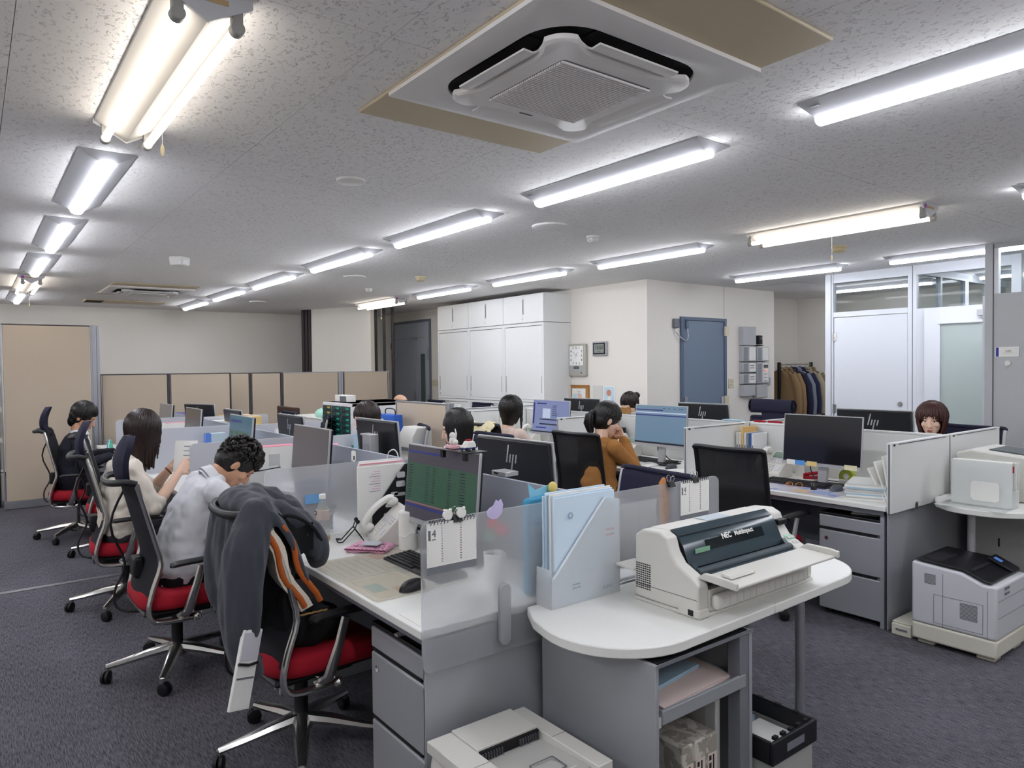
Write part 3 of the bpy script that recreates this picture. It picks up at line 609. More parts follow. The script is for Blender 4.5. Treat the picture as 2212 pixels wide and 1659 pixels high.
side_screen(1.06, 1.765, 3.27, .705, 1.04, FSC, 'frosted side screen behind the plastic drink bottle')
for i, (y, l) in enumerate(((4.67, 'pale grey side screen behind the curly-haired man'), (6.07, 'pale grey side screen behind the paper the woman in cream holds'), (7.47, 'pale grey side screen next to the man in the suit'))):
    side_screen(1.06, 1.765, y, .705, 1.05, FSG, l)
for i, (y, l) in enumerate(((3.27, 'pale grey aisle-side screen by the second monitor back'), (4.67, 'pale grey aisle-side screen behind the pen holder'), (6.07, 'pale grey aisle-side screen in front of the drawer cabinet'), (7.47, 'pale grey aisle-side screen at the far white desk'))):
    side_screen(1.795, 2.47, y, .705, 1.04, FSG, l)
# white-panelled desks on the right
WPN = mat('white_panel', '#dfe0dd', .45)
YB_ = [1.87, 3.27, 4.65, 6.07]
BX0, BXM, BX1 = 4.03, 4.80, 5.57
for i in range(3):
    desk(BX0, BXM - .012, YB_[i], YB_[i + 1], 'white topped desk %s' % SEAT_BL[i], 'desks with white panels', -1)
    desk(BXM + .012, BX1, YB_[i], YB_[i + 1], 'white topped desk on the far side %s' % SEAT_BR[i], 'desks with white panels', 1)
    t = thing('desk_divider', 'long white desk divider under the monitor backs, %s from the camera' % NTH[i], 'divider', (BXM, YB_[i], 0), 0, 'white dividers')
    MB().box(-.011, .011, .02, 1.378, .66, 1.042).o('panel', WPN, t, .003); MB().box(-.014, .014, .02, 1.378, 1.043, 1.056).o('top_rail', CABW, t, .002)
def white_screen(x0, x1, y, label, z0=.702):
    t = thing('desk_screen', label, 'screen', (x0, y, 0), 0, 'white side panels of the right desks'); L = x1 - x0
    MB().box(.0, L, -.014, .014, z0, 1.05).o('panel', WPN, t, .003); MB().box(0, L, -.015, .015, 1.0505, 1.058).o('top_rail', CABW, t, .001)
    MB().box(.02, .04, -.016, -.0142, 1.04, 1.05).o('end_plug', INK, t); MB().box(.08, L - .06, -.0162, -.0145, 1.046, 1.05).o('rail_groove', INKG, t)
    MB().box(-.0025, -.0002, -.004, .004, z0, 1.05).o('edge_groove', INKG, t)
    return t
a = white_screen(4.03, 4.785, 1.852, 'white end panel of the right desks, the half nearest the paper stack', .665); b = white_screen(4.815, 5.60, 1.852, 'white end panel of the right desks, the half by the round side table', .665)
for q in (.3, .62): MB().box(q - .02, q + .02, -.018, -.0145, .655, .70).o('clamp', CHROME, a, .002)
for i, y in enumerate((3.27, 4.65, 6.07)):
    white_screen(4.04, 4.78, y, ('white side panel behind the black mesh chair and books', 'white side panel left of the woman in brown', 'white side panel in front of the woman in pink')[i]); white_screen(4.82, 5.56, y, ('white far-side panel with red labels', 'white far-side panel by the cork box', 'white far-side panel before the clocks')[i])
white_screen(4.05, 5.55, 6.53, 'long white panel standing beyond the last white desks'); white_screen(4.05, 4.7, 7.2, 'short white panel in front of the base cabinets')
st = thing('low_storage', 'low white storage unit beyond the last white desks', 'cabinet', (4.06, 6.55, 0)); MB().box(0, 1.48, 0, .62, 0.02, .7).o('body', CABW, st, .004); MB().box(0, 1.48, 0.001, .62, .701, .72).o('top', WHITE, st, .003)
bp = box('desk_end_panel', GREY, None, 4.04, 5.56, 1.862, 1.868, .01, .668, .002); tag(bp, 'grey end panel of the white-panelled desks behind the black-topped printer', 'panel')
# pedestals
def pedestal(x, y, rz, label, group='drawer pedestals'):
    t = thing('drawer_pedestal', label, 'drawer unit', (x, y, 0), rz, group)      # drawer fronts face local -x
    MB().box(0.02, .55, -.19, .19, .03, .598).o('body', GREY, t, .003); MB().box(.005, .555, -.192, .192, .5985, .612).o('top', BLACK, t, .003)
    for z0, z1 in ((.525, .597), (.285, .508), (.035, .268)):
        MB().box(0, .019, -.187, .187, z0, z1).o('drawer', GREY, t, .006, 3)
        MB().box(.006, .0195, -.15, .187, z1 + .002, z1 + .015).o('finger_gap', BLACKM, t)
    MB().lathe([(.011, -.004), (.011, 0.0)], (0, .14, .46), 14, 'x').o('lock', CHROME, t)
    for a in (-.15, .15):
        for b_ in (.06, .5): MB().cyl((b_, a, 0), (b_, a, .03), .02).o('foot', BLACK, t)
    return t
p0 = pedestal(1.10, 2.09, 0, 'grey drawer pedestal under the nearest desk, cable on its top')
dup(p0, (4.06, 2.09, 0), 0, 'grey drawer pedestal with magazines on top beside the black-topped printer')
dup(p0, (1.12, 3.5, 0), 0, 'grey drawer pedestal under the curly-haired man\'s desk'); dup(p0, (1.12, 4.9, 0), 0, 'grey drawer pedestal under the desk of the woman in cream')
dup(p0, (4.06, 3.5, 0), 0, 'grey drawer pedestal under the desk of the woman in brown')
# ---------------------------------------------------------------- task chairs
def chair(name, label, kind, x, y, rz, group):
    t = thing(name, label, 'chair', (x, y, 0), rz, group)
    met = CHROME if kind != 'mesh' else SILV
    lg = MB().tube([(.03, 0, .115), (.12, 0, .105), (.24, 0, .085), (.315, 0, .075)], [.034, .03, .022, .017], 8, flat=.75).cyl((.31, 0, .078), (.31, 0, .05), .013).mesh('leg', met)
    cm = MB().cyl((0, 0, .045), (0, 0, .068), .01).mesh('caster', BLACK); wm = MB().lathe([(.022, -.019), (.0295, -.016), (.0295, -.004), (.02, -.002)], n=16, axis='y').mesh('wheel', BLACK)
    for k in range(5):
        a = k * 2 * PI / 5 + .5
        l = link('leg', lg, t); l.rotation_euler = (0, 0, a)
        c = link('caster', cm, t, loc=(.31 * math.cos(a), .31 * math.sin(a), 0)); c.rotation_euler = (0, 0, a + 1.1)
        for s in (1, -1):
            wq = link('wheel', wm, c, loc=(.012, 0, .03)); wq.rotation_euler = (0, 0, 0 if s > 0 else PI)
            if s < 0: wq.location = (.012, 0, .03)
    MB().lathe([(.045, .075), (.045, .13), (.03, .14)], n=18).o('hub', met, t)
    MB().cyl((0, 0, .12), (0, 0, .33), .027).o('gas_column', BLACK if kind != 'suit' else CHROME, t)
    MB().box(-.14, .18, -.12, .12, .30, .36).o('mechanism', BLACKM, t, .02, 3)
    # seat
    rs = []
    for z, s in ((.365, .86), (.375, .97), (.40, 1.0), (.435, .985), (.45, .93), (.455, .7)):
        rs.append([(.04 + .245 * s * superpt(2 * PI * j / 28, 4)[0], .24 * s * superpt(2 * PI * j / 28, 4)[1], z - (.03 * max(0, superpt(2 * PI * j / 28, 4)[0]) ** 3)) for j in range(28)])
    MB().rings(rs).o('seat', RED if kind in ('head', 'mesh', 'plain', 'suit') else NAVY, t, ang=60)
    MB().box(-.19, .24, -.2, .2, .345, .372).o('seat_pan', BLACK, t, .015)
    # back
    prof = [(.02, .315), (-.10, .318), (-.155, .335), (-.17, .39), (-.15, .48), (-.115, .59), (-.135, .70), (-.165, .82), (-.19, .92), (-.205, .975)]
    if kind in ('navy', 'navyhead', 'mesh'): prof = [(.02, .315), (-.12, .318), (-.185, .34), (-.20, .40), (-.195, .50), (-.19, .62), (-.205, .74), (-.225, .86), (-.24, .95), (-.25, .985)]
    low = kind == 'navylow'
    if low: kind = 'navy'; prof = [(a, b if b < .4 else .4 + (b - .4) * .84) for a, b in [(.02, .315), (-.12, .318), (-.185, .34), (-.20, .40), (-.195, .50), (-.19, .62), (-.205, .74), (-.225, .86), (-.24, .95), (-.25, .985)]]
    sp = smooth_path([(p[0], 0, p[1]) for p in prof], 3)
    wid = .225 if kind in ('head', 'plain', 'suit') else (.29 if low else .235)
    fm = {'head': CHROME, 'plain': CHROME, 'suit': CHROME, 'navy': SILV, 'navyhead': BLACK, 'mesh': BLACK}[kind]
    for s in (-1, 1):
        MB().tube([(p[0], s * (wid - .035 * max(0, (p[2] - .6) / .4) * (kind in ('head', 'plain', 'suit'))), p[2]) for p in sp], [.017 if p[2] < .6 else .015 for p in sp], 10, flat=.8).o('back_frame', fm, t)
    rows = []
    for i, p in enumerate(sp):
        if p[2] < .40: continue
        hw = wid - .012 - .035 * max(0, (p[2] - .6) / .4) * (kind in ('head', 'plain', 'suit'))
        rows.append([(p[0] - .035 * (1 - (u / 6) ** 2) + .012, hw * u / 6, p[2]) for u in range(-6, 7)])
    MB().sheet(rows, .012, (1, 0, 0)).o('back_rest', {'head': NAVYM, 'plain': NAVYM, 'suit': NAVYM, 'navy': NAVY, 'navyhead': NAVY, 'mesh': MESHB}[kind], t)
    tw = wid - (.035 if kind in ('head', 'plain', 'suit') else 0)
    px, pz = sp[-1][0], sp[-1][2]
    if kind in ('head', 'plain', 'suit'):
        MB().tube(smooth_path([(px, -tw, pz), (px - .04, -tw * .97, pz + .012), (px - .085, -tw * .6, pz + .006), (px - .095, 0, pz), (px - .085, tw * .6, pz + .006), (px - .04, tw * .97, pz + .012), (px, tw, pz)]), .016, 10).o('top_bow', BLACK, t)
        MB().tube(smooth_path([(-.19, .1, .95), (-.27, .1, .75), (-.21, .1, .55), (-.26, .09, .42), (-.24, .07, .33), (-.1, .04, .30)]), .006, 6).o('back_cable', BLACK, t)
        MB().box(-.2, -.15, -.05, .05, .50, .60).o('lumbar_pad', BLACK, t, .012)
    else:
        MB().tube(smooth_path([(px, -tw, pz), (px - .012, -tw * .9, pz + .014), (px - .03, 0, pz + .01), (px - .012, tw * .9, pz + .014), (px, tw, pz)]), .016, 8).o('top_rail', {'navy': NAVY, 'navyhead': NAVY, 'mesh': BLACK}[kind], t)
    if kind in ('head', 'suit'):
        rows = []
        for i in range(9):
            z = .955 + .235 * i / 8; hw = .10 * (1 - abs((i - 4) / 4.4) ** 3.5) + .015; xx = -.205 - .03 * math.sin(i / 8 * PI) + .0 * i + .03 * (i / 8)
            rows.append([(xx - .02 * (1 - (u / 4) ** 2), hw * u / 4, z) for u in range(-4, 5)])
        MB().sheet(rows, .026, (1, 0, 0)).o('headrest', NAVY, t)
    if kind == 'navyhead':
        MB().tube(smooth_path([(px + .03, -.22, pz + .12), (px + .02, -.2, pz + .12), (px, 0, pz + .12), (px + .02, .2, pz + .12), (px + .03, .22, pz + .12)]), [.04, .06] + [.066] * 14 + [.04], 12, flat=.45, up=(1, 0, 0)).o('headrest', NAVY, t)
        MB().box(px - .015, px + .01, -.12, .12, pz - .05, pz + .13).o('headrest_stem', NAVY, t, .004)
    # arms
    for s in (-1, 1):
        MB().tube([(-.03, s * .215, .325), (-.005, s * .255, .36), (.03, s * .27, .48), (.055, s * .275, .575)], [.026, .025, .019, .018], 8, flat=.6, up=(0, 1, 0)).o('arm_support', met, t)
        MB().tube(smooth_path([(-.075, s * .275, .585), (-.06, s * .275, .595), (.08, s * .275, .598), (.17, s * .268, .592), (.18, s * .266, .588)]), [.012] + [.03] * 11 + [.03, .028, .027, .024, .012][:5], 10, flat=.45, up=(0, 0, 1)).o('arm_pad', BLACK, t)
    MB().tube([(.0, -.12, .325), (.03, -.24, .325)], .009, 8).ball((.035, -.25, .325), .02).o('tilt_lever', met, t)
    return t
ca = 'task chairs with silver frames'
chair('task_chair', 'red-seated task chair with a dark hoodie hung over its back', 'plain', 1.02, 2.75, .08, ca)
chair('task_chair', 'task chair with tall navy headrest under the curly-haired man', 'head', .80, 3.86, .02, ca)
chair('task_chair', 'task chair with navy headrest under the woman in cream', 'head', .77, 5.13, -.1, ca)
chair('task_chair', 'empty task chair without headrest between the woman in cream and the suited man', 'plain', .92, 6.62, -.15, ca)
chair('task_chair', 'task chair with headrest under the man in the dark suit', 'suit', .74, 7.53, -.22, ca)
cn = 'navy backed chairs on the aisle'
chair('navy_chair', 'low navy chair back behind the blue file box', 'navylow', 2.80, 2.69, PI - .1, cn)
chair('navy_chair', 'navy chair under the woman with long black hair', 'navy', 2.84, 4.3, PI, cn)
chair('navy_chair', 'navy chair beside the small white printer', 'navy', 2.86, 5.42, PI - .35, cn)
chair('navy_chair', 'navy chair in front of the grey drawer cabinet', 'navy', 2.72, 7.2, PI - .3, cn)
chair('navy_chair', 'navy chair at the far end near the brown chair back', 'navy', 2.72, 8.25, PI, cn)
cm_ = 'black mesh chairs'
chair('mesh_chair', 'empty black mesh chair in front of the switched-off monitor', 'mesh', 3.87, 2.62, .05, cm_)
chair('mesh_chair', 'black mesh chair of the woman in brown', 'mesh', 3.86, 3.97, .05, cm_)
chair('mesh_chair', 'black mesh chair with a yellow cloth over its back', 'mesh', 3.86, 5.22, .1, cm_)
cf = 'navy chairs on the far side'
chair('navy_chair', 'navy chair with padded head roll beyond the white panels', 'navyhead', 5.80, 3.85, PI, cf)
chair('navy_chair', 'navy chair of the woman with reddish brown hair', 'navy', 5.95, 2.25, PI - .1, cf)
chair('navy_chair', 'navy chair of the woman bowed behind the cork box', 'navy', 5.93, 5.2, PI, cf)
chair('navy_chair', 'empty navy chair before the middle base cabinet', 'navy', 5.42, 8.13, PI, cf)
chair('navy_chair', 'empty navy chair before the farthest base cabinet', 'navy', 5.42, 9.38, PI, cf)
chair('navy_chair', 'navy chair with a peach cushion on it near the double door', 'navy', 4.6, 8.9, PI + .2, cf)
pc = MB().ball((0, 0, 0), (.07, .17, .10), 16, 10).o('cushion', mat('peach_cloth', '#e2b79c', .9, bump=(200, .3, (1, 1, 1)))); pc.location = (4.83, 8.95, 1.03); tag(pc, 'peach round cushion resting on a navy chair near the double door', 'cushion')
# ---------------------------------------------------------------- monitors
MBK = mat('monitor_back', '#1a1b20', .35); SOFF = mat('screen_off', '#1d1d22', .12); LOGO = mat('logo_chrome', '#d9d9d9', .15, .6)
def screen_mat(name, c, e):
    return mat(name, c, .25, emit=e)
S_GREY = mat('screen_dim_grey', '#4f4a4b', .25, emit=.12); S_DK = screen_mat('screen_dim_dark', '#3f3936', .1); S_BLUE = screen_mat('screen_blue_grey', '#566c7e', .2); S_LAV = screen_mat('screen_lavender', '#666f90', .18)
S_SH = screen_mat('screen_sheet_dim', '#3e3b44', .12); S_GR = screen_mat('screen_green', '#2c4738', .14); S_NV = screen_mat('screen_navy', '#262c66', .14); S_TX = mat('screen_text', '#1a2030', .5); S_GB = screen_mat('screen_teal', '#2f4d5c', .2); S_WT = screen_mat('screen_white', '#98a2b4', .2)
def monitor(x, y, rz, label, screen, ui=None, h=.47, group='desk monitors', arm=False):
    t = thing('monitor', label, 'monitor', (x, y, .7005), rz, group)            # screen faces local +x
    tl = math.radians(5); hw, hh = .27, .163; zc = h - hh
    M = Matrix.Translation((0, 0, zc)) @ Matrix.Rotation(-tl, 4, 'Y')
    def pb(name, m, a, par=None, bev=0): return MB().box(*a, M=M).o(name, m, par or t, bev)
    pb('back_shell', MBK, (-.028, -.012, -hw + .006, hw - .006, -hh + .006, hh - .004), None, .008)
    pb('bezel', SILV, (-.012, .0, -hw, hw, -hh - .012, hh), None, .002)
    sc = pb('screen', screen, (.0, .0015, -hw + .006, hw - .006, -hh + .01, hh - .006))
    pb('chin', SILV, (.0, .002, -hw, hw, -hh - .012, -hh + .008))
    pb('stand_column', SILV, (-.06, -.03, -.03, .03, -zc + .012, -.05), None, .004)
    MB().box(-.13, .07, -.11, .11, 0, .012).o('stand_base', BLACK, t, .006)
    lg = MB()
    def bar(y0, z0, z1, wd=.007):
        sl = .28; lg.add([tuple(M @ Vector((-.0285 - e, -(yy + sl * z), z + .07))) for e in (0, .0012) for yy, z in ((y0, z0), (y0 + wd, z0), (y0 + wd, z1), (y0, z1))], [(0, 1, 2, 3), (7, 6, 5, 4), (0, 4, 5, 1), (1, 5, 6, 2), (2, 6, 7, 3), (3, 7, 4, 0)])
    bar(-.036, -.018, .065, .009); bar(-.014, -.018, .022, .009); bar(.006, -.062, .022, .009); bar(.028, -.018, .022, .009)
    lg.o('logo', LOGO, t, label='slanted chrome stroke logo')
    if ui:
        for nm, m, y0, y1, z0, z1 in ui:   # fractions: y 0 = left as the user sees it, z 0 = top
            a = hw - .006 - y1 * (2 * hw - .012); b = hw - .006 - y0 * (2 * hw - .012)
            a, b = -b, -a
            zt = hh - .006 - z0 * (2 * hh - .016); zb = hh - .006 - z1 * (2 * hh - .016)
            MB().box(.0015, .0019 if nm != 'text_row' else .0022, a, b, zb, zt, M=M).o(nm, m, sc)
    return t
def rows(n, z0, dz, cols, m=S_TX):
    r = []
    for i in range(n):
        for c0, c1 in cols: r.append(('text_row', m, c0, c1 - random.random() * .3 * (c1 - c0), z0 + i * dz, z0 + i * dz + dz * .3))
    return r
sheet_ui = [('toolbar', S_NV, .0, .5, .07, .10), ('table_area', S_GR, .0, 1, .24, .78), ('status_band', S_NV, .0, .8, .82, .85), ('pink_row', mat('screen_pink', '#6a4a52', .3, emit=.2), 0, 1, .78, .80)] + rows(13, .27, .038, ((.03, .1), (.3, .34), (.4, .44), (.62, .66), (.78, .86)))
monitor(1.53, 2.51, PI + .02, 'monitor with green spreadsheet on the nearest desk', S_SH, sheet_ui)
monitor(1.55, 3.98, PI, 'monitor with blank grey-brown screen beyond the frosted screen', S_GREY)
monitor(1.55, 5.32, PI, 'monitor with teal screen behind the curly-haired man', S_GB, [('toolbar', S_NV, .05, .55, .1, .16), ('table_area', S_GR, .05, .95, .35, .95)] + rows(7, .4, .075, ((.1, .2), (.35, .4), (.7, .85))))
monitor(1.55, 6.72, PI, 'monitor with dark brown screen above the papers with red edges', S_DK); monitor(1.55, 7.83, PI, 'farthest left monitor with grey screen by the blue folder', mat('screen_grey_far', '#5d5a57', .3, emit=.15))
monitor(2.0, 2.59, .03, 'black monitor back with chrome logo behind the blue file box', S_LAV, h=.475); monitor(2.0, 3.97, .0, 'black monitor back hiding the woman with a fringe', S_LAV, h=.49)
monitor(2.0, 5.45, .0, 'black monitor back in front of the green drawer cabinet', S_LAV, h=.45); monitor(2.0, 6.98, .0, 'small distant black monitor back with silver edge', S_LAV, h=.43); monitor(2.05, 8.45, .35, 'farthest black monitor back beside the blue folder', S_LAV, h=.43)
monitor(4.42, 2.465, PI, 'switched-off monitor with paper notes stuck along its lower edge', SOFF, h=.465)
monitor(4.44, 3.85, PI, 'lit monitor with blue-grey window in front of the woman in brown', S_BLUE, [('toolbar', S_NV, .0, .55, .1, .13), ('header_band', S_NV, 0, 1, .24, .27), ('info_strip', S_WT, 0, 1, .17, .2), ('taskbar', S_TX, 0, 1, .955, 1)] + rows(1, .06, .05, ((.55, .6), (.65, .7), (.75, .8), (.85, .95))), h=.48)
monitor(4.44, 5.22, PI, 'lit monitor with lavender dialog windows by the woman in pink', S_LAV, [('side_bar', S_NV, .0, .05, .08, .75), ('toolbar', S_NV, .1, .38, .08, .12), ('dialog', S_WT, .28, .5, .25, .55), ('rule', S_TX, .2, 1, .58, .61), ('rule', S_TX, .2, 1, .72, .76), ('taskbar', S_TX, 0, 1, .96, 1), ('button_row', S_NV, .1, .4, .84, .87)] + rows(6, .15, .06, ((.55, .7),)), h=.48)
monitor(5.12, 2.45, 0, 'black monitor back left of the woman with reddish brown hair', S_LAV, h=.475); monitor(5.12, 3.93, 0, 'black monitor back in front of the blue-grey door', S_LAV, h=.47); monitor(5.12, 5.48, 0, 'black monitor back under the cork board', S_LAV, h=.47)
# ---------------------------------------------------------------- round-ended side tables
def side_table(name, label, outline, seam, legs, lm):
    t = thing(name, label, 'table'); n = len(outline)
    def half(keep):
        o = []
        for i in range(n):
            a, b = outline[i], outline[(i + 1) % n]
            if keep(a[0]): o.append(a)
            if keep(a[0]) != keep(b[0]):
                q = (seam - a[0]) / (b[0] - a[0]); o.append((seam + (-.0008 if keep(seam - 1) else .0008), a[1] + q * (b[1] - a[1])))
        return o
    for kp in (lambda x: x < seam, lambda x: x >= seam):
        h = half(kp)
        if len(h) > 2:
            tp = MB().prism(h, 'z', .668, .70).o('tabletop', WHITE, t, .004)
    for (x, y) in legs: MB().cyl((x, y, 0), (x, y, .667), .018).cyl((x, y, 0), (x, y, .012), .03).o('leg', lm, t)
    return t
o1 = arc((1.63, 1.59), .26, PI * .92, PI * 1.5, 12) + arc((2.58, 1.60), .25, -PI / 2, -.1, 10) + [(2.84, 1.845), (1.46, 1.845), (1.40, 1.74)]
side_table('round_side_table', 'white round-ended table carrying the dot matrix printer', o1, 2.115, [(2.45, 1.45), (2.6, 1.78)], ALU)
o2 = arc((4.60, 1.55), .29, PI * .85, PI * 1.5, 12) + [(5.9, 1.24), (5.9, 1.83), (4.56, 1.83), (4.42, 1.77)]
side_table('round_side_table', 'white round-ended table at the right edge, against the white panels', o2, 9, [(4.47, 1.6), (4.86, 1.33), (5.7, 1.5)], SILV)
# open cabinet under the first table
oc = thing('open_cabinet', 'grey open-front cabinet under the dot matrix printer table', 'cabinet', (1.51, 1.33, 0))
MB().box(0, .014, 0, .5, 0, .655).o('side_panel', GREY, oc, .002); MB().box(.446, .46, 0, .5, 0, .655).o('side_panel', GREY, oc, .002)
MB().box(.0145, .4455, .48, .5, 0, .655).o('back_panel', GREYD, oc); MB().box(.0145, .4455, .01, .479, .641, .655).o('top_panel', BLACKM, oc); MB().box(.0145, .4455, .01, .479, 0.01, .03).o('bottom_panel', GREYD, oc)
MB().box(0, .46, -.004, .0, .648, .658).o('front_rail', ALU, oc); MB().box(.40, .4455, .003, .05, .031, .64).o('jamb', GREYD, oc, .002)
tr = MB().box(.03, .425, .01, .46, .478, .49).box(.03, .425, .0, .012, .478, .518).o('pull_tray', mat('tray_grey', '#8f9396', .45), oc, .002)
MB().box(.426, .445, .006, .4, .47, .50).o('tray_runner', PAPERG, oc); MB().box(.0145, .03, .006, .4, .47, .50).o('tray_runner', PAPERG, oc)
ENVB = mat('pale_blue_paper', '#a9c4d6', .8)
def sheaf(name, label, cat, loc, rz, m, w, d, h, n=4, droop=0, group=None):
    t = thing(name, label, cat, loc, rz, group)
    for i in range(n):
        jx, jy = random.uniform(-.006, .006), random.uniform(-.006, .006)
        rows_ = [[(-w / 2 + jx + w * u / 6, -d / 2 + jy + d * v / 6, h * (i + 1) / n - droop * (max(0, .35 - v / 6) / .35) ** 2) for u in range(7)] for v in range(7)]
        MB().sheet(rows_, h / n - .0003).o('sheet', m[i % len(m)], t)
    return t
PINKP = mat('pale_pink_paper', '#e3cfc8', .8)
sheaf('paper_stack', 'pale pink paper stack drooping over the pull-out tray', 'papers', (1.74, 1.585, .4905), .05, [PINKP, PINKP], .34, .44, .03, 6, .012)
sheaf('envelope_stack', 'pale blue envelopes lying on the pink paper stack', 'envelopes', (1.70, 1.60, .523), .12, [ENVB], .26, .34, .012, 3)
RM = mat('paper_wrap', '#9d978c', .6, mottle=(26, '#c9c4ba', .48, .52)); RML = mat('ream_label', '#d6c7bb', .7)
for i in range(3):
    rmx = thing('paper_ream', 'wrapped paper ream with printed spine, %s of three upright in the open cabinet' % ('left', 'middle', 'right')[i], 'paper ream', (1.70 + i * .058, 1.50, .0305), 0, 'paper reams')
    MB().box(-.027, .027, -.13, .17, 0, .32).o('wrapper', RM, rmx, .006); MB().box(-.022, .022, -.1315, -.1302, .01, .26).o('spine_label', RML, rmx)
    for q, (xa, za, zb) in enumerate(((-.012, .24, .255), (-.012, .215, .232), (-.012, .19, .205), (.006, .195, .255), (-.008, .15, .175), (.002, .10, .145), (-.004, .03, .075))): MB().box(xa - .005, xa + (.005 if q != 3 else .001), -.1322, -.1316, za, zb).o('printed_mark', INK if q < 4 else INKG, rmx)
    MB().box(.008, .016, -.1322, -.1316, .02, .06).o('barcode', INK, rmx)
fl = thing('document_folder', 'thin white folder standing at the right inside the open cabinet', 'folder', (1.885, 1.56, .0305)); MB().box(-.012, .012, -.16, .16, 0, .42).o('cover', PAPERG, fl, .003); MB().box(.0122, .014, -.16, .16, .39, .421).o('red_edge', RED, fl); MB().box(-.0125, -.0121, -.12, .1, .2, .38).o('printed_box', mat('print_grey', '#b2b2ae', .8), fl)
br = thing('book_rest', 'grey curved sheet metal divider in the open cabinet', 'divider', (1.575, 1.38, .0305)); MB().prism([(0, 0), (.22, 0), (.22, .27), (.14, .265)] + arc((.06, .20), .06, PI / 2, PI, 6), 'x', -.002, .002).o('plate', mat('bookend_grey', '#87908f', .5), br)
# crate
cr = thing('storage_crate', 'translucent white crate with black handled rim beside the open cabinet', 'crate', (1.99, 1.27, 0))
CLW = frosted('milky_plastic', '#dfe0dc', .5, .75)
MB().box(.012, .25, .012, .018, 0.0, .24).box(.012, .25, .4, .406, 0, .24).box(.012, .018, .018, .4, 0, .24).box(.244, .25, .018, .4, 0, .24).box(.018, .244, .018, .4, 0, .008).o('tub', CLW, cr)
for a in ((0, .262, 0, .012, .225, .30), (0, .262, .406, .418, .225, .30), (0, .012, .012, .406, .225, .30), (.25, .262, .012, .406, .225, .30)): MB().box(*a).o('rim_side', BLACK, cr, .003)
MB().box(.08, .18, -.0015, .0, .25, .275).o('hand_hole', GREYD, cr)
for i in range(5): MB().box(.03 + i * .045, .05 + i * .045, .012, .024, .296, .306).o('rim_tab', BLACKM, cr); MB().box(.24, .252, .06 + i * .07, .08 + i * .07, .296, .306).o('rim_tab', BLACKM, cr)
for i, m_ in enumerate((PAPER, ENVB)): tag(MB().box(2.03, 2.22, 1.30 + i * .19, 1.47 + i * .2, .009, .235 + .004 * i).o('crate_papers', m_), ('white printed papers in the black-rimmed crate', 'pale blue papers in the black-rimmed crate')[i], 'papers')
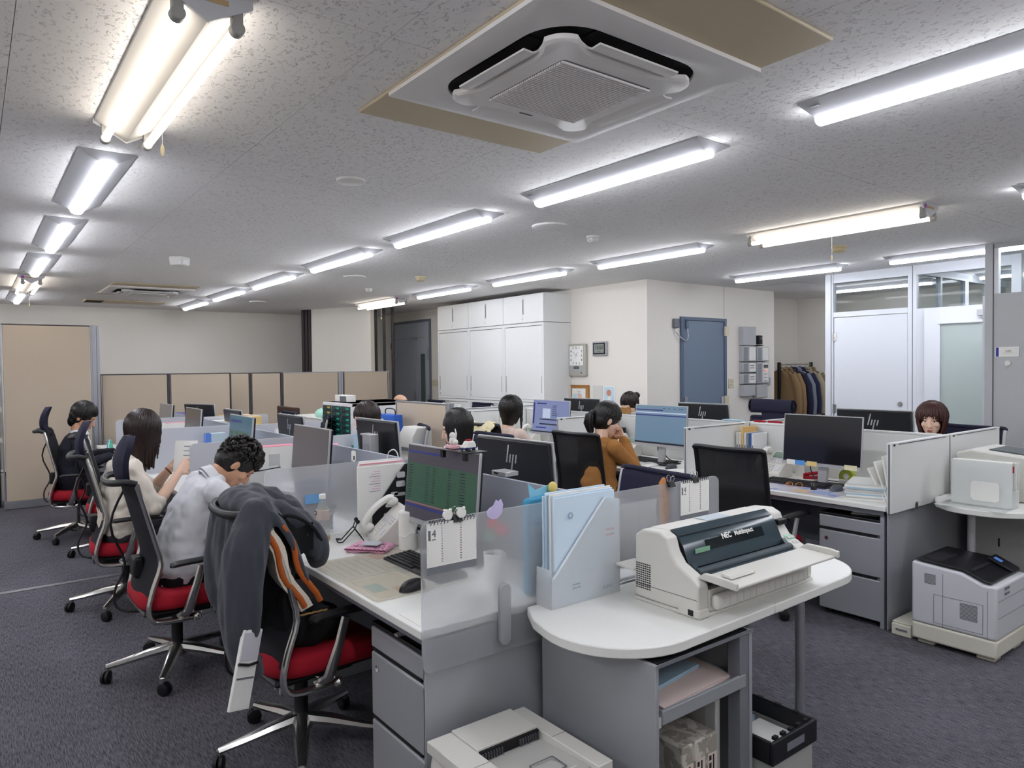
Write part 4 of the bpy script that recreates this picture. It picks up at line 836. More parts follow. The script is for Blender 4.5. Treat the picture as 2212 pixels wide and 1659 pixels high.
# ---------------------------------------------------------------- dot matrix printer
def matrix_printer():
    t = thing('dot_matrix_printer', 'wide beige dot matrix printer with smoked cover and paper tray', 'printer', (1.80, 1.41, .70))
    # side profile (y towards the back, z)
    sp = [(0, .012), (0, .105), (.03, .128), (.085, .155), (.11, .19), (.125, .235), (.16, .25), (.235, .245), (.265, .225), (.268, .012)]
    for x0, x1, nm in ((0, .055, 'side_housing'), (.60, .665, 'side_housing')):
        MB().prism(sp, 'x', x0, x1).o(nm, PRW, t, .008, 3)
    MB().prism([(.17, .012), (.16, .248), (.24, .246), (.268, .22), (.268, .012)], 'x', .0555, .5995).o('rear_housing', PRW, t, .004)
    MB().box(.0555, .5995, .0, .169, .012, .085).o('front_apron', PRW, t, .004)
    MB().box(.0, .665, -.004, .268, 0.0, .0115).o('base', PRW, t, .003)
    MB().box(-.004, .05, -.008, .08, .0, .03).o('foot_block', PRW, t, .006); MB().box(-.006, -.004, .015, .035, .008, .026).o('power_switch', INK, t)
    MB().prism([(.0, .12), (.17, .135), (.17, .09), (.02, .088)], 'x', .056, .599).o('paper_well', DARKT, t)
    # smoked cover
    MB().sheet([[(.057 + .541 * u / 8, y, z) for u in range(9)] for y, z in ((.075, .135), (.09, .17), (.105, .205), (.125, .232), (.155, .2505))], .003, (0, -.6, .8)).o('smoked_cover', DARKT, t, label='dark smoked plastic cover')
    MB().sheet([[(.17 + .33 * u / 8, y, z) for u in range(9)] for y, z in ((.0905, .176), (.104, .207))], .001, (0, -.8, .6)).o('window', mat('smoked_window', '#141c22', .08), t)
    ins = MB().tube([(.06, .05, .125), (.598, .05, .125)], .016, 10).o('platen', mat('platen_slate', '#3a464c', .4), t)
    for i in range(30): pass
    MB().prism([(.02, .10), (.07, .155), (.075, .15), (.028, .095)], 'x', .056, .075).o('cover_arm', DARKT, t); MB().prism([(.02, .10), (.07, .155), (.075, .15), (.028, .095)], 'x', .58, .599).o('cover_arm', DARKT, t)
    # front paper table with guides
    MB().prism([(-.11, .118), (.02, .124), (.02, .118), (-.11, .110)], 'x', .045, .625).o('paper_table', PRW, t, .002)
    MB().prism([(-.12, .112), (-.12, .135), (-.09, .14), (.0, .142), (.03, .12)], 'x', .03, .044).o('paper_guide', PRW, t, .003); MB().prism([(-.12, .112), (-.12, .135), (-.09, .14), (.0, .142), (.03, .12)], 'x', .6255, .639).o('paper_guide', PRW, t, .003)
    MB().prism([(-.06, .1235), (-.02, .1245), (-.02, .136), (-.05, .134)], 'x', .09, .22).o('sheet_guide', PRW, t, .002)
    MB().box(.06, .60, -.03, -.0005, .02, .07).o('output_flap', PRW, t, .016, 4)
    gm = MB().box(-.0015, .0015, -.0012, .0, 0, .035).mesh('flap_rib', PRG)
    for i in range(14): link('flap_rib', gm, t, loc=(.09 + i * .036, -.030, .028))
    MB().box(-.0012, .0, .002, .266, .058, .0595).o('side_seam', INKG, t); MB().box(.056, .599, -.0012, .0, .085, .0865).o('front_seam', INKG, t)
    for i in range(2): MB().box(.06 + .31 * i, .36 + .23 * i, .12, .124, .2345, .2355).o('cover_seam', BLACKM, t)
    # vents
    vm = MB().box(-.0008, 0, -.0035, .0035, -.0028, .0028).mesh('vent_hole', INK)
    v = MB()
    for i in range(7):
        for j in range(12): v.box(-.0012, .0002, .195 + i * .0095, .2015 + i * .0095, .045 + j * .0075, .0485 + j * .0075)
    stuff(v.o('vent_holes', INK, t))
    MB().prism([(.015, .112), (.085, .157), (.085, .1585), (.015, .1135)], 'x', .615, .658).o('key_panel', mat('panel_green', '#a8d8bd', .5), t)
    km = MB().box(-.009, .009, -.006, .006, 0, .003).mesh('panel_key', PAPERG)
    for i in range(3):
        for j in range(2):
            k_ = link('panel_key', km, t, loc=(.627 + j * .02, .027 + i * .022, .122 + i * .0145)); k_.rotation_euler = (.57, 0, 0)
    MB().box(.603, .655, .095, .12, .195, .215).o('ribbon_knob', BLACK, t, .003); 
    MB().box(.27, .40, .165, .225, .2485, .2495).o('caution_label', mat('label_bluegrey', '#b9c3cb', .6), t)
    MB().box(.10, .175, .086, .089, .175, .19).o('green_sticker', mat('sticker_green', '#7fae90', .6), t)
    cs = ((1, 0, 0), (0, .42, .9), (0, -.9, .42))
    text('NEC', .027, PAPER, t, (.285, .0995, .206), cs, bold=.0007); text('MultiImpact', .023, PAPER, t, (.385, .0995, .206), cs, bold=.0006)
    # rear sheet feeder
    MB().box(.0, .1, .27, .36, .095, .105).o('rear_tray', PRW, t, .003); MB().tube([(-.04, .30, .05), (.2, .30, .05)], .004, 6).o('rear_wire', ALU, t)
    return t
matrix_printer()
# ---------------------------------------------------------------- small white laser printer (bottom)
lp = thing('laser_printer', 'white laser printer with output well, standing on the floor', 'printer', (1.045, 1.40, 0))
def lring(z, i): return [(a, b, z) for a, b in rrect(i, .365 - i, i, .405 - i, .03, 5)]
MB().rings([lring(0.02, .012), lring(.10, .004), lring(.33, 0), lring(.365, .004)]).o('body', PRW, lp, ang=30); MB().box(.02, .345, .02, .385, 0, .0195).o('base', GREYD, lp)
ow = (.085, .31, .055, .265)
def quad(a): return [(a[0], a[2]), (a[1], a[2]), (a[1], a[3]), (a[0], a[3])]
MB().box(.0, .085, .0, .405, .3655, .40).box(.31, .365, .0, .405, .3655, .395).box(.0855, .3095, .265, .405, .3655, .405).box(.0855, .3095, .0, .03, .3655, .372).o('top_cover', PRW, lp, .008, 3)
MB().prism([(.031, .367), (.264, .367), (.264, .37), (.2, .372), (.031, .383)], 'x', .0856, .3094).o('output_well', mat('printer_well', '#bdbcb7', .5), lp)
MB().box(.09, .305, .255, .2645, .371, .398).o('exit_slot', BLACKM, lp)
rb = MB().box(-.0015, .0015, -.008, 0, 0, .022).mesh('exit_fin', mat('fin_grey', '#55565a', .5))
for i in range(22):
    if 7 < i < 14: continue
    link('exit_fin', rb, lp, loc=(.095 + i * .0097, .256, .372))
MB().rings([[(a, b, .3835) for a, b in rrect(.17, .26, .07, .14, .008, 3)], [(a, b, .3835) for a, b in rrect(.175, .255, .075, .135, .006, 3)]], cap=False).o('stopper_recess', INKG, lp)
MB().box(.17, .27, .045, .052, .383, .392).o('paper_stopper', PRW, lp, .001); MB().box(.01, .075, .1, .15, .4003, .401).o('control_panel', PRG, lp); MB().box(.0, .085, .2, .2015, .4001, .4006).o('lid_seam', INKG, lp); MB().box(.31, .365, .2, .2015, .3951, .3956).o('lid_seam', INKG, lp)
# ---------------------------------------------------------------- black-topped printer (right)
er = thing('office_printer', 'pale grey printer with black top on a beige paper tray base', 'printer', (4.0, 1.32, 0))
MB().box(0, .42, .0, .40, .025, .115).o('tray_base', PRB, er, .012, 3); MB().box(.03, .12, .02, .1, 0, .0245).box(.03, .12, .3, .38, 0, .0245).box(.3, .4, .02, .1, 0, .0245).box(.3, .4, .3, .38, 0, .0245).o('feet', PRB, er, .004)
pr = [(.0, .1155), (.4, .1155), (.4, .44), (.16, .425), (.06, .385), (.0, .385)]
MB().prism(pr, 'x', 0, .42).o('body', PRG, er, .012, 3)
MB().prism([(.03, .392), (.062, .3975), (.16, .4335), (.385, .447), (.385, .455), (.155, .443), (.06, .405), (.03, .4)], 'x', .012, .408).o('top_cover', mat('printer_black_top', '#18181c', .35), er, .003)
MB().prism([(.12, .4265), (.36, .4475), (.36, .4565), (.12, .4355)], 'x', .06, .29).o('output_well', BLACKM, er)
MB().prism([(.03, .41), (.14, .46), (.15, .452), (.03, .40)], 'x', .3, .405).o('control_panel', BLACK, er, .002); MB().prism([(.09, .4385), (.125, .4545), (.125, .4555), (.09, .4395)], 'x', .325, .36).o('display', mat('display_blue', '#3f5f9a', .3, emit=.25), er)
def louvers(y0, y1, z0, z1, n):
    lm = MB().box(-.0015, 0, 0, y1 - y0, 0, (z1 - z0) / n * .45).mesh('vent_slit', INKG)
    for i in range(n): link('vent_slit', lm, er, loc=(0, y0, z0 + (z1 - z0) * i / n))
louvers(.28, .335, .335, .39, 9); louvers(.085, .165, .19, .275, 13)
MB().rings([[(-.0012, a, b) for a, b in rrect(.06, .29, .135, .285, .004, 2)], [(-.0012, a, b) for a, b in rrect(.062, .288, .137, .283, .004, 2)]], cap=False).o('side_hatch_seam', INKG, er)
MB().box(-.0012, 0, .245, .2465, .115, .40).box(-.0012, 0, .04, .0415, .12, .36).o('body_seam', INKG, er); MB().box(0.02, .4, -.0012, 0, .225, .2265).box(.02, .4, -.0012, 0, .31, .3115).o('drawer_seam', INKG, er)
text('EPSON', .022, INKG, er, (.13, -.001, .36), FACE_NY, bold=.0004); MB().box(.1, .16, -.004, 0, .33, .343).o('pull', GREYD, er, .002)
wt = thing('flat_white_box', 'flat off-white plastic case on the floor beside the black-topped printer', 'case', (4.03, 1.735, 0)); MB().box(0, .3, 0, .105, 0, .065).o('case', PRB, wt, .006); MB().box(0.01, .29, -.0, .104, .0655, .075).o('lid', PRB, wt, .004); MB().box(-.002, .0, .02, .08, .03, .04).o('handle_slot', GREYD, wt)
# second side table load
gc = thing('low_grey_cabinet', 'low grey cabinet with a keyhole under the right round table', 'cabinet', (4.95, 1.40, 0)); MB().box(0, .9, 0, .4, .0, .64).o('body', mat('pale_cabinet_grey', '#a9a9a6', .5), gc, .004); MB().box(-.002, 0, .02, .38, .03, .62).o('door', mat('pale_cabinet_grey', '#a9a9a6', .5), gc); MB().box(-.006, -.002, .22, .228, .38, .43).o('keyhole', BLACK, gc)
FT = clear('clear_file_plastic', '#fbfdfc', .62)
fh = thing('clear_file_holder', 'clear plastic file holder with white folders on the right round table', 'file holder', (4.45, 1.40, .70))
MB().box(0.0, .004, 0, .30, .003, .25).box(0.1, .104, 0, .30, .003, .25).box(0, .104, .0, .004, .003, .1).box(-.13, .104, 0, .34, 0, .003).o('holder', FT, fh)
for i in range(3): MB().box(.01 + i * .028, .028 + i * .028, .005, .295, .004, .255 - i * .004).o('folder', (PAPER, PAPERG, PAPER)[i], fh, .002)
MB().prism(rrect(.06, .2, .03, .14, .02), 'x', -.001, 0).o('cut_out', PAPER, fh)
MB().box(.01, .03, .0005, .0035, .2, .235).o('red_tab', RED, fh)
t2p = thing('table_printer', 'white printer at the right edge behind the clear file holder', 'printer', (4.72, 1.28, .70)); MB().prism([(0, 0), (.5, 0), (.5, .26), (.42, .285), (.03, .25), (0, .2)], 'x', 0, .42).o('body', PRW, t2p, .012, 3); MB().prism([(.05, .255), (.35, .281), (.35, .284), (.05, .258)], 'x', .08, .36).o('smoked_lid', DARKT, t2p)
# ---------------------------------------------------------------- tall blue file box
BF = frosted('pale_blue_poly', '#fafdff', .3, .65); BF2 = mat('pale_blue_envelope', '#d2e5f3', .6)
bf = thing('blue_file_box', 'tall translucent pale blue file box full of envelopes on the round table', 'file box', (1.50, 1.765, .70))
MB().box(0.0, .32, .0, .003, 0.001, .1).prism([(0, .1), (.32, .1), (.32, .33), (.24, .345)], 'y', 0, .003).box(.0, .003, .003, .077, .001, .13).box(.317, .32, .003, .077, .001, .33).box(0, .32, .077, .08, .001, .1).prism([(0, .1), (.32, .1), (.32, .33), (.24, .345)], 'y', .077, .08).o('box', BF, bf)
for i in range(7): MB().box(.02 + .004 * (i % 2), .30, .007 + i * .0095, .0135 + i * .0095, .002, .365 + .006 * (i % 3)).o('envelope', (BF2, BF2, PAPER, BF2, ENVB, BF2, BF2)[i], bf, .001)
MB().prism([(.0, .1), (.012, .1), (.252, .345), (.24, .345)], 'y', -.0008, .0).o('edge_line', mat('pale_edge', '#e3eff7', .5), bf)
text('◎', .03, mat('blue_grey_ink', '#8fa9bf', .7), bf, (.085, -.001, .30), FACE_NY); text('1 2 3 4 5', .014, mat('blue_grey_ink', '#8fa9bf', .7), bf, (.255, -.001, .03), FACE_NY); text('====\n====', .018, mat('faded_red_ink', '#d9a6ad', .7), bf, (.27, -.001, .22), FACE_NY); text('=====\n=== ==', .012, mat('blue_grey_ink', '#8fa9bf', .7), bf, (.11, -.001, .06), FACE_NY)
# ---------------------------------------------------------------- drawer cabinet, small printer and bags in the middle distance
dc_ = thing('letter_drawer_cabinet', 'white cabinet of dark green letter drawers with yellow and green tabs', 'cabinet', (3.0, 6.585, 0))
MB().box(.012, .75, 0, .71, .52, 1.155).o('case', CABW, dc_, .004); MB().box(0, .75, 0, .71, 1.12, 1.155).o('top', CABW, dc_, .004); MB().box(0.0, .75, 0, .71, 0, .519).o('lower_cabinet', PAPERG, dc_, .004)
for q in (0.0, .232, .468, .70): MB().box(0, .012, q, q + .012, .52, 1.12).o('upright', CABW, dc_)
DG = mat('drawer_green', '#1f3f42', .35); dm = MB().box(-.006, .011, .002, .214, .002, .052).mesh('drawer', DG)
ym_ = MB().box(-.0095, -.0062, .02, .085, .025, .042).mesh('tab', mat('tab_yellow', '#d8b136', .5)); gm_ = MB().box(-.0095, -.0062, .02, .085, .025, .042).mesh('tab', mat('tab_green', '#1fa37f', .5)); hm_ = MB().box(-.016, -.0062, .1, .2, .012, .02).mesh('lip', DG)
for c in range(3):
    for r in range(11):
        d_ = link('drawer', dm, dc_, loc=(0, .014 + c * .2335, .52 + r * .0545)); link('tab', ym_ if c == 2 else gm_, d_); link('lip', hm_, d_)
lw = thing('low_grey_cupboard', 'low pale cupboard left of the letter drawers', 'cabinet', (3.0, 7.31, 0)); MB().box(0, .6, 0, .9, 0, .955).o('body', PAPERG, lw, .004); MB().box(-.002, .6, 0, .9, .9555, .97).o('top', WHITE, lw, .003)
gb = thing('green_bag', 'pale mint plastic bag on the cupboard beside the letter drawers', 'bag', (3.12, 7.5, .971)); MB().rings([[(.09 * s * superpt(2 * PI * j / 16, 3)[0], .17 * s * superpt(2 * PI * j / 16, 3)[1] + .03 * z / .1, z) for j in range(16)] for z, s in ((0, .9), (.02, 1), (.05, .95), (.08, .7), (.1, .3))]).o('sack', mat('mint_plastic', '#a5dcc8', .35, bump=(30, .6, (1, 1, 1))), gb)
wb = thing('desk_calendar', 'white box and small calendar on top of the letter drawer cabinet', 'calendar', (3.1, 6.9, 1.1555)); MB().box(0, .1, 0, .3, 0, .07).o('box', PAPER, wb, .003); MB().box(-.012, -.001, .02, .15, .0, .06).o('picture', INKG, wb)
sb = thing('shopping_bag', 'blue and white printed bag by the beige aisle screen', 'bag', (3.13, 6.0, .73)); MB().rings([[(.06 * s * superpt(2 * PI * j / 16, 6)[0], .16 * s * superpt(2 * PI * j / 16, 6)[1], z) for j in range(16)] for z, s in ((0, 1), (.2, 1.02), (.34, .98))]).o('body', mat('bag_blue', '#2f66c8', .5), sb); MB().prism([(-.1, .1), (.02, .3), (.06, .3), (-.04, .1)], 'x', -.066, -.062).prism([(.0, .1), (.12, .28), (.14, .24), (.05, .1)], 'x', -.066, -.062).o('white_print', PAPER, sb); MB().tube(smooth_path([(0, -.1, .34), (0, -.08, .39), (0, .08, .39), (0, .1, .34)]), .006, 6).o('handle', BLACK, sb)
tb = thing('small_table', 'small white table holding the compact printer in the aisle', 'table', (3.0, 5.3, 0)); MB().lathe([(.24, .70), (.24, .72)], (.02, .1, 0), 28).o('tabletop', WHITE, tb, .003); MB().cyl((.02, .1, 0), (.02, .1, .70), .025).lathe([(.2, 0), (.19, .015), (.03, .03)], (.02, .1, 0), 20).o('pedestal', ALU, tb)
tb['label'] = 'small round white table under the compact printer in the aisle'
MB().box(3.03, 3.24, 5.83, 6.2, 0, .725).o('bag_stand', CABW, None, .004); o_ = bpy.data.objects['bag_stand']; tag(o_, 'small white cupboard under the blue printed bag', 'cabinet')
cp = thing('compact_printer', 'compact white printer on the small table in the aisle', 'printer', (2.93, 5.24, .7205)); MB().prism([(0, 0), (.2, 0), (.2, .24), (.17, .28), (.05, .28), (0, .2)], 'y', 0, .24).o('body', PRW, cp, .012, 3); MB().box(-.006, -.001, .04, .2, .08, .11).o('tray_slot', GREYD, cp); MB().box(.05, .15, -.004, 0, .1, .18).o('side_vent', PRG, cp)
bt = thing('wooden_chair', 'dark brown wooden chair back beyond the far monitors', 'chair', (3.2, 8.9, 0)); WD = mat('dark_brown_wood', '#3a2019', .45); MB().box(-.02, .02, -.36, .36, .82, 1.03).o('backrest', WD, bt, .01)
for a in (-.3, .3): MB().box(-.02, .02, a - .02, a + .02, 0, .82).o('leg', WD, bt, .004); MB().box(-.45, -.41, a - .02, a + .02, 0, .42).o('leg', WD, bt, .004)
MB().box(-.45, .02, -.32, .32, .42, .46).o('seat', WD, bt, .01); MB().box(-.0225, -.0205, -.3, -.2, .93, .96).box(-.0225, -.0205, -.3, -.2, .86, .9).o('slot', SILV, bt)
# black shelf at the left picture edge
bs = thing('black_shelf', 'black shelf with binders at the left picture edge', 'shelf', (-.55, 9.7, 0)); 
for z in (.05, .4, .75, 1.1, 1.45, 1.8, 2.0): MB().box(0, .79, 0, .35, z, z + .02).o('shelf_board', BLACKM, bs)
for a in (0, .77): MB().box(a, a + .02, 0, .35, 0, 2.02).o('side', BLACK, bs)
for i in range(5):
    for j in range(3): tag(MB().box(.0 + .25 + j * .05 - .12, .29 + j * .05 - .12, 9.72, 9.95, .0705 + i * .35, .36 + i * .35).o('binder', (PAPERG, INKG, PAPER)[j], None, .003), ('grey', 'dark', 'white')[j] + ' binder on the black shelf, %s shelf up' % NTH[i].replace('nearest', 'lowest'), 'binder', 'binders on the black shelf')
# coat rack in the alcove
rk = thing('coat_rack', 'black coat rack with chrome rail in the alcove', 'coat rack', (9.17, 5.74, 0), -PI / 2)
for y in (.0, .84): MB().box(-.02, .02, y - .02, y + .02, .03, 1.53).box(-.25, .25, y - .02, y + .02, 0.0, .03).o('upright', BLACK, rk, .004)
MB().cyl((0, .02, 1.5), (0, .82, 1.5), .012).o('rail', CHROME, rk)
COATS = (('#8a6f4f', 'brown trench coat at the left end of the rack', .03), ('#8a6f4f', 'tan coat with collar on the coat rack', .12), ('#23243a', 'dark navy jacket beside the tan coat', .2), ('#7b8090', 'blue-grey coat on the rack', .26), ('#1f2140', 'navy coat in the middle of the rack', .33), ('#a49a86', 'pale beige trench coat with cuff strap', .43), ('#80704f', 'olive brown coat at the right end of the rack', .5))
for c, l, y in COATS:
    ct = thing('coat', l, 'coat', (9.17 + y * 1.62, 5.74, 0), PI / 2 + random.uniform(-.12, .12), 'coats on the rack'); cm2 = mat('cloth' + c, c, .9, bump=(25, .5, (1, 1, .3)))
    rs = []
    for z, hw, th in ((1.42, .05, .025), (1.39, .14, .03), (1.32, .215, .035), (1.15, .22, .04), (.9, .22, .045), (.68, .24, .05)):
        rs.append([(hw * superpt(2 * PI * j / 24, 3)[0], th * superpt(2 * PI * j / 24, 3)[1] + .008 * math.sin(j * 2 + z * 9), z) for j in range(24)])
    MB().rings(rs).o('body', cm2, ct); 
    for s in (-1, 1): MB().tube([(s * .17, 0, 1.36), (s * .235, -.01, 1.2), (s * .26, -.02, .95), (s * .255, -.02, .78)], [.045, .055, .05, .045], 10).o('sleeve', cm2, ct)
    MB().tube([(-.07, -.02, 1.40), (-.05, -.035, 1.44), (0, .03, 1.455), (.05, -.035, 1.44), (.07, -.02, 1.40)], .018, 8).o('collar', cm2, ct)
    MB().tube([(0, 0, 1.45), (0, 0, 1.48), (.015, 0, 1.50), (0, 0, 1.516), (-.015, 0, 1.505)], .0025, 6).o('hanger_hook', CHROME, ct)
# ---------------------------------------------------------------- people
def skin_mat(name, c): 
    m = mat(name, c, .5, spec=.35); return m
SKIN = skin_mat('skin_light', '#e6c0a8'); SKIN2 = skin_mat('skin_tan', '#cf9f80')
HAIRB = mat('hair_black', '#15110f', .38, spec=.5); HAIRD = mat('hair_dark_brown', '#241512', .38, spec=.5); HAIRR = mat('hair_reddish_brown', '#40201a', .38, spec=.5)
LIP = mat('lip', '#a8605a', .5); EYEW = mat('eye_white', '#e8e2dc', .3); EYED = mat('eye_dark', '#1a1311', .2); BROW = mat('brow_dark', '#2a1d18', .8)
def remeshed(mb, name, m, parent, vox, smooth=3, wrinkle=0.0, freq=14, seed=0, zs=.8):
    me = bpy.data.meshes.new('tmp'); me.from_pydata(mb.v, [], mb.f); ob = bpy.data.objects.new('tmp', me); COL.objects.link(ob)
    r = ob.modifiers.new('r', 'REMESH'); r.mode = 'VOXEL'; r.voxel_size = vox
    if smooth: s = ob.modifiers.new('s', 'SMOOTH'); s.factor = .5; s.iterations = smooth
    dg = bpy.context.evaluated_depsgraph_get(); out = bpy.data.meshes.new_from_object(ob.evaluated_get(dg)); bpy.data.objects.remove(ob); bpy.data.meshes.remove(me)
    if wrinkle:
        n = len(out.vertices); co = np.empty(n * 3); no = np.empty(n * 3); out.vertices.foreach_get('co', co); out.vertex_normals.foreach_get('vector', no)
        co = co.reshape(-1, 3); no = no.reshape(-1, 3); d = np.empty(n)
        for i in range(n):
            p = co[i]; d[i] = abs(mnoise.noise(Vector((p[0] * freq + seed, p[1] * freq, p[2] * freq * zs)))) - .25 + .35 * mnoise.noise(Vector((p[0] * freq * 2.3, p[1] * freq * 2.3 + seed, p[2] * freq * 2.3 * zs)))
        co += no * (d * wrinkle)[:, None]; out.vertices.foreach_set('co', co.ravel())
    out.materials.clear(); out.materials.append(m); out.shade_smooth(); out.name = name
    return link(name, out, parent)
def chain(mb, pts, rad, n=12, flat=1.0):
    P = smooth_path(pts, 3) if len(pts) > 2 else pts; k = len(P) - 1
    R = [float(np.interp(i / k * (len(rad) - 1), range(len(rad)), rad)) for i in range(k + 1)]
    mb.tube(P, R, n); mb.ball(P[0], R[0], 10, 8); mb.ball(P[-1], R[-1], 10, 8)
def torso(mb, sp, ex=0):   # sp: list of (point, half width, half depth)
    rs = []; P = [Vector(s[0]) for s in sp]
    for i, (p, hw, hd) in enumerate(sp):
        t = (P[min(i + 1, len(P) - 1)] - P[max(i - 1, 0)]).normalized(); lat = Vector((0, 1, 0)); fw = lat.cross(t).normalized()
        rs.append([tuple(P[i] + lat * ((hw + ex) * superpt(2 * PI * j / 20, 2.6)[1]) + fw * ((hd + ex) * superpt(2 * PI * j / 20, 2.6)[0])) for j in range(20)])
    mb.rings(rs)
def hand(mb, w, d, n, side, curl=.6):
    w, d, n = Vector(w), Vector(d).normalized(), Vector(n); n = (n - d * n.dot(d)).normalized(); lat = d.cross(n) * side
    mb.tube([w - d * .01, w + d * .02, w + d * .055, w + d * .088], [.024, .031, .036, .033], 10, flat=.42, up=tuple(n)); mb.ball(tuple(w), .023, 8, 6)
    for i, ln in enumerate((.064, .074, .07, .054)):
        b = w + d * .082 + lat * (.029 - .0195 * i); a1 = curl * (.5 + .06 * i); a2 = curl * 1.25; a3 = curl * 1.8
        q1 = b + (d * math.cos(a1) + n * math.sin(a1)) * ln * .48; q2 = q1 + (d * math.cos(a2) + n * math.sin(a2)) * ln * .33; q3 = q2 + (d * math.cos(a3) + n * math.sin(a3)) * ln * .26
        mb.tube([tuple(b - d * .015), tuple(b), tuple(q1), tuple(q2), tuple(q3)], [.009, .0092, .0085, .008, .0065], 8); mb.ball(tuple(q3), .0065, 6, 5)
    b = w + d * .022 + lat * .026; q1 = b + (d * .55 + lat * .65 + n * .35).normalized() * .036; q2 = q1 + (d * .8 + lat * .25 + n * .5).normalized() * .028
    mb.tube([tuple(w + lat * .01), tuple(b), tuple(q1), tuple(q2)], [.014, .014, .0105, .008], 8); mb.ball(tuple(q2), .008, 6, 5)
def head_prims(mb, M):
    R = M.to_3x3()
    def B(c, r, nu=16, nv=12, rot=None): mb.ball(tuple(M @ Vector(c)), r, nu, nv, R if rot is None else R @ rot)
    B((-.008, 0, .03), (.097, .076, .093), 20, 14); B((.022, 0, -.022), (.068, .063, .082)); B((.045, 0, -.075), (.036, .042, .032)); B((.058, 0, -.098), (.022, .024, .017))
    B((.07, 0, .032), (.022, .05, .026)); B((.058, .04, -.02), (.026, .022, .024)); B((.058, -.04, -.02), (.026, .022, .024))
    mb.tube([tuple(M @ Vector(p)) for p in ((.084, 0, .022), (.094, 0, .0), (.106, 0, -.028))], [.008, .010, .0135], 8); B((.105, 0, -.031), (.013, .015, .010)); B((.096, .011, -.034), (.009, .008, .007), 8, 6); B((.096, -.011, -.034), (.009, .008, .007), 8, 6)
    B((.083, 0, -.062), (.013, .024, .012), 10, 8)
    for s in (-1, 1): B((-.012, s * .077, -.008), (.02, .009, .032), 10, 8, Matrix.Rotation(.25, 3, 'Y') @ Matrix.Rotation(-s * .3, 3, 'Z'))
def face(par, M, closed):
    for s in (-1, 1):
        if closed: MB().tube([tuple(M @ Vector(p)) for p in ((.079, s * .017, .006), (.0845, s * .027, .0015), (.0825, s * .037, .002), (.074, s * .046, .006))], [.0012, .0022, .0022, .0012], 6).o('eyelid_line', EYED, par)
        else:
            MB().ball(tuple(M @ Vector((.079, s * .031, .006))), (.006, .0125, .0055), 10, 8, M.to_3x3()).o('eye_white', EYEW, par); MB().ball(tuple(M @ Vector((.0835, s * .031, .006))), (.0035, .0055, .0052), 8, 6, M.to_3x3()).o('iris', EYED, par)
            MB().tube([tuple(M @ Vector(p)) for p in ((.081, s * .018, .009), (.0875, s * .03, .013), (.078, s * .045, .009))], .0016, 6).o('eyelid_line', EYED, par)
        MB().tube([tuple(M @ Vector(p)) for p in ((.088, s * .014, .026), (.089, s * .03, .031), (.078, s * .05, .027))], [.002, .003, .0016], 6).o('eyebrow', BROW, par)
    MB().ball(tuple(M @ Vector((.0935, 0, -.0585))), (.004, .02, .004), 10, 6, M.to_3x3()).ball(tuple(M @ Vector((.0925, 0, -.0665))), (.005, .017, .0045), 10, 6, M.to_3x3()).o('lips', LIP, par)
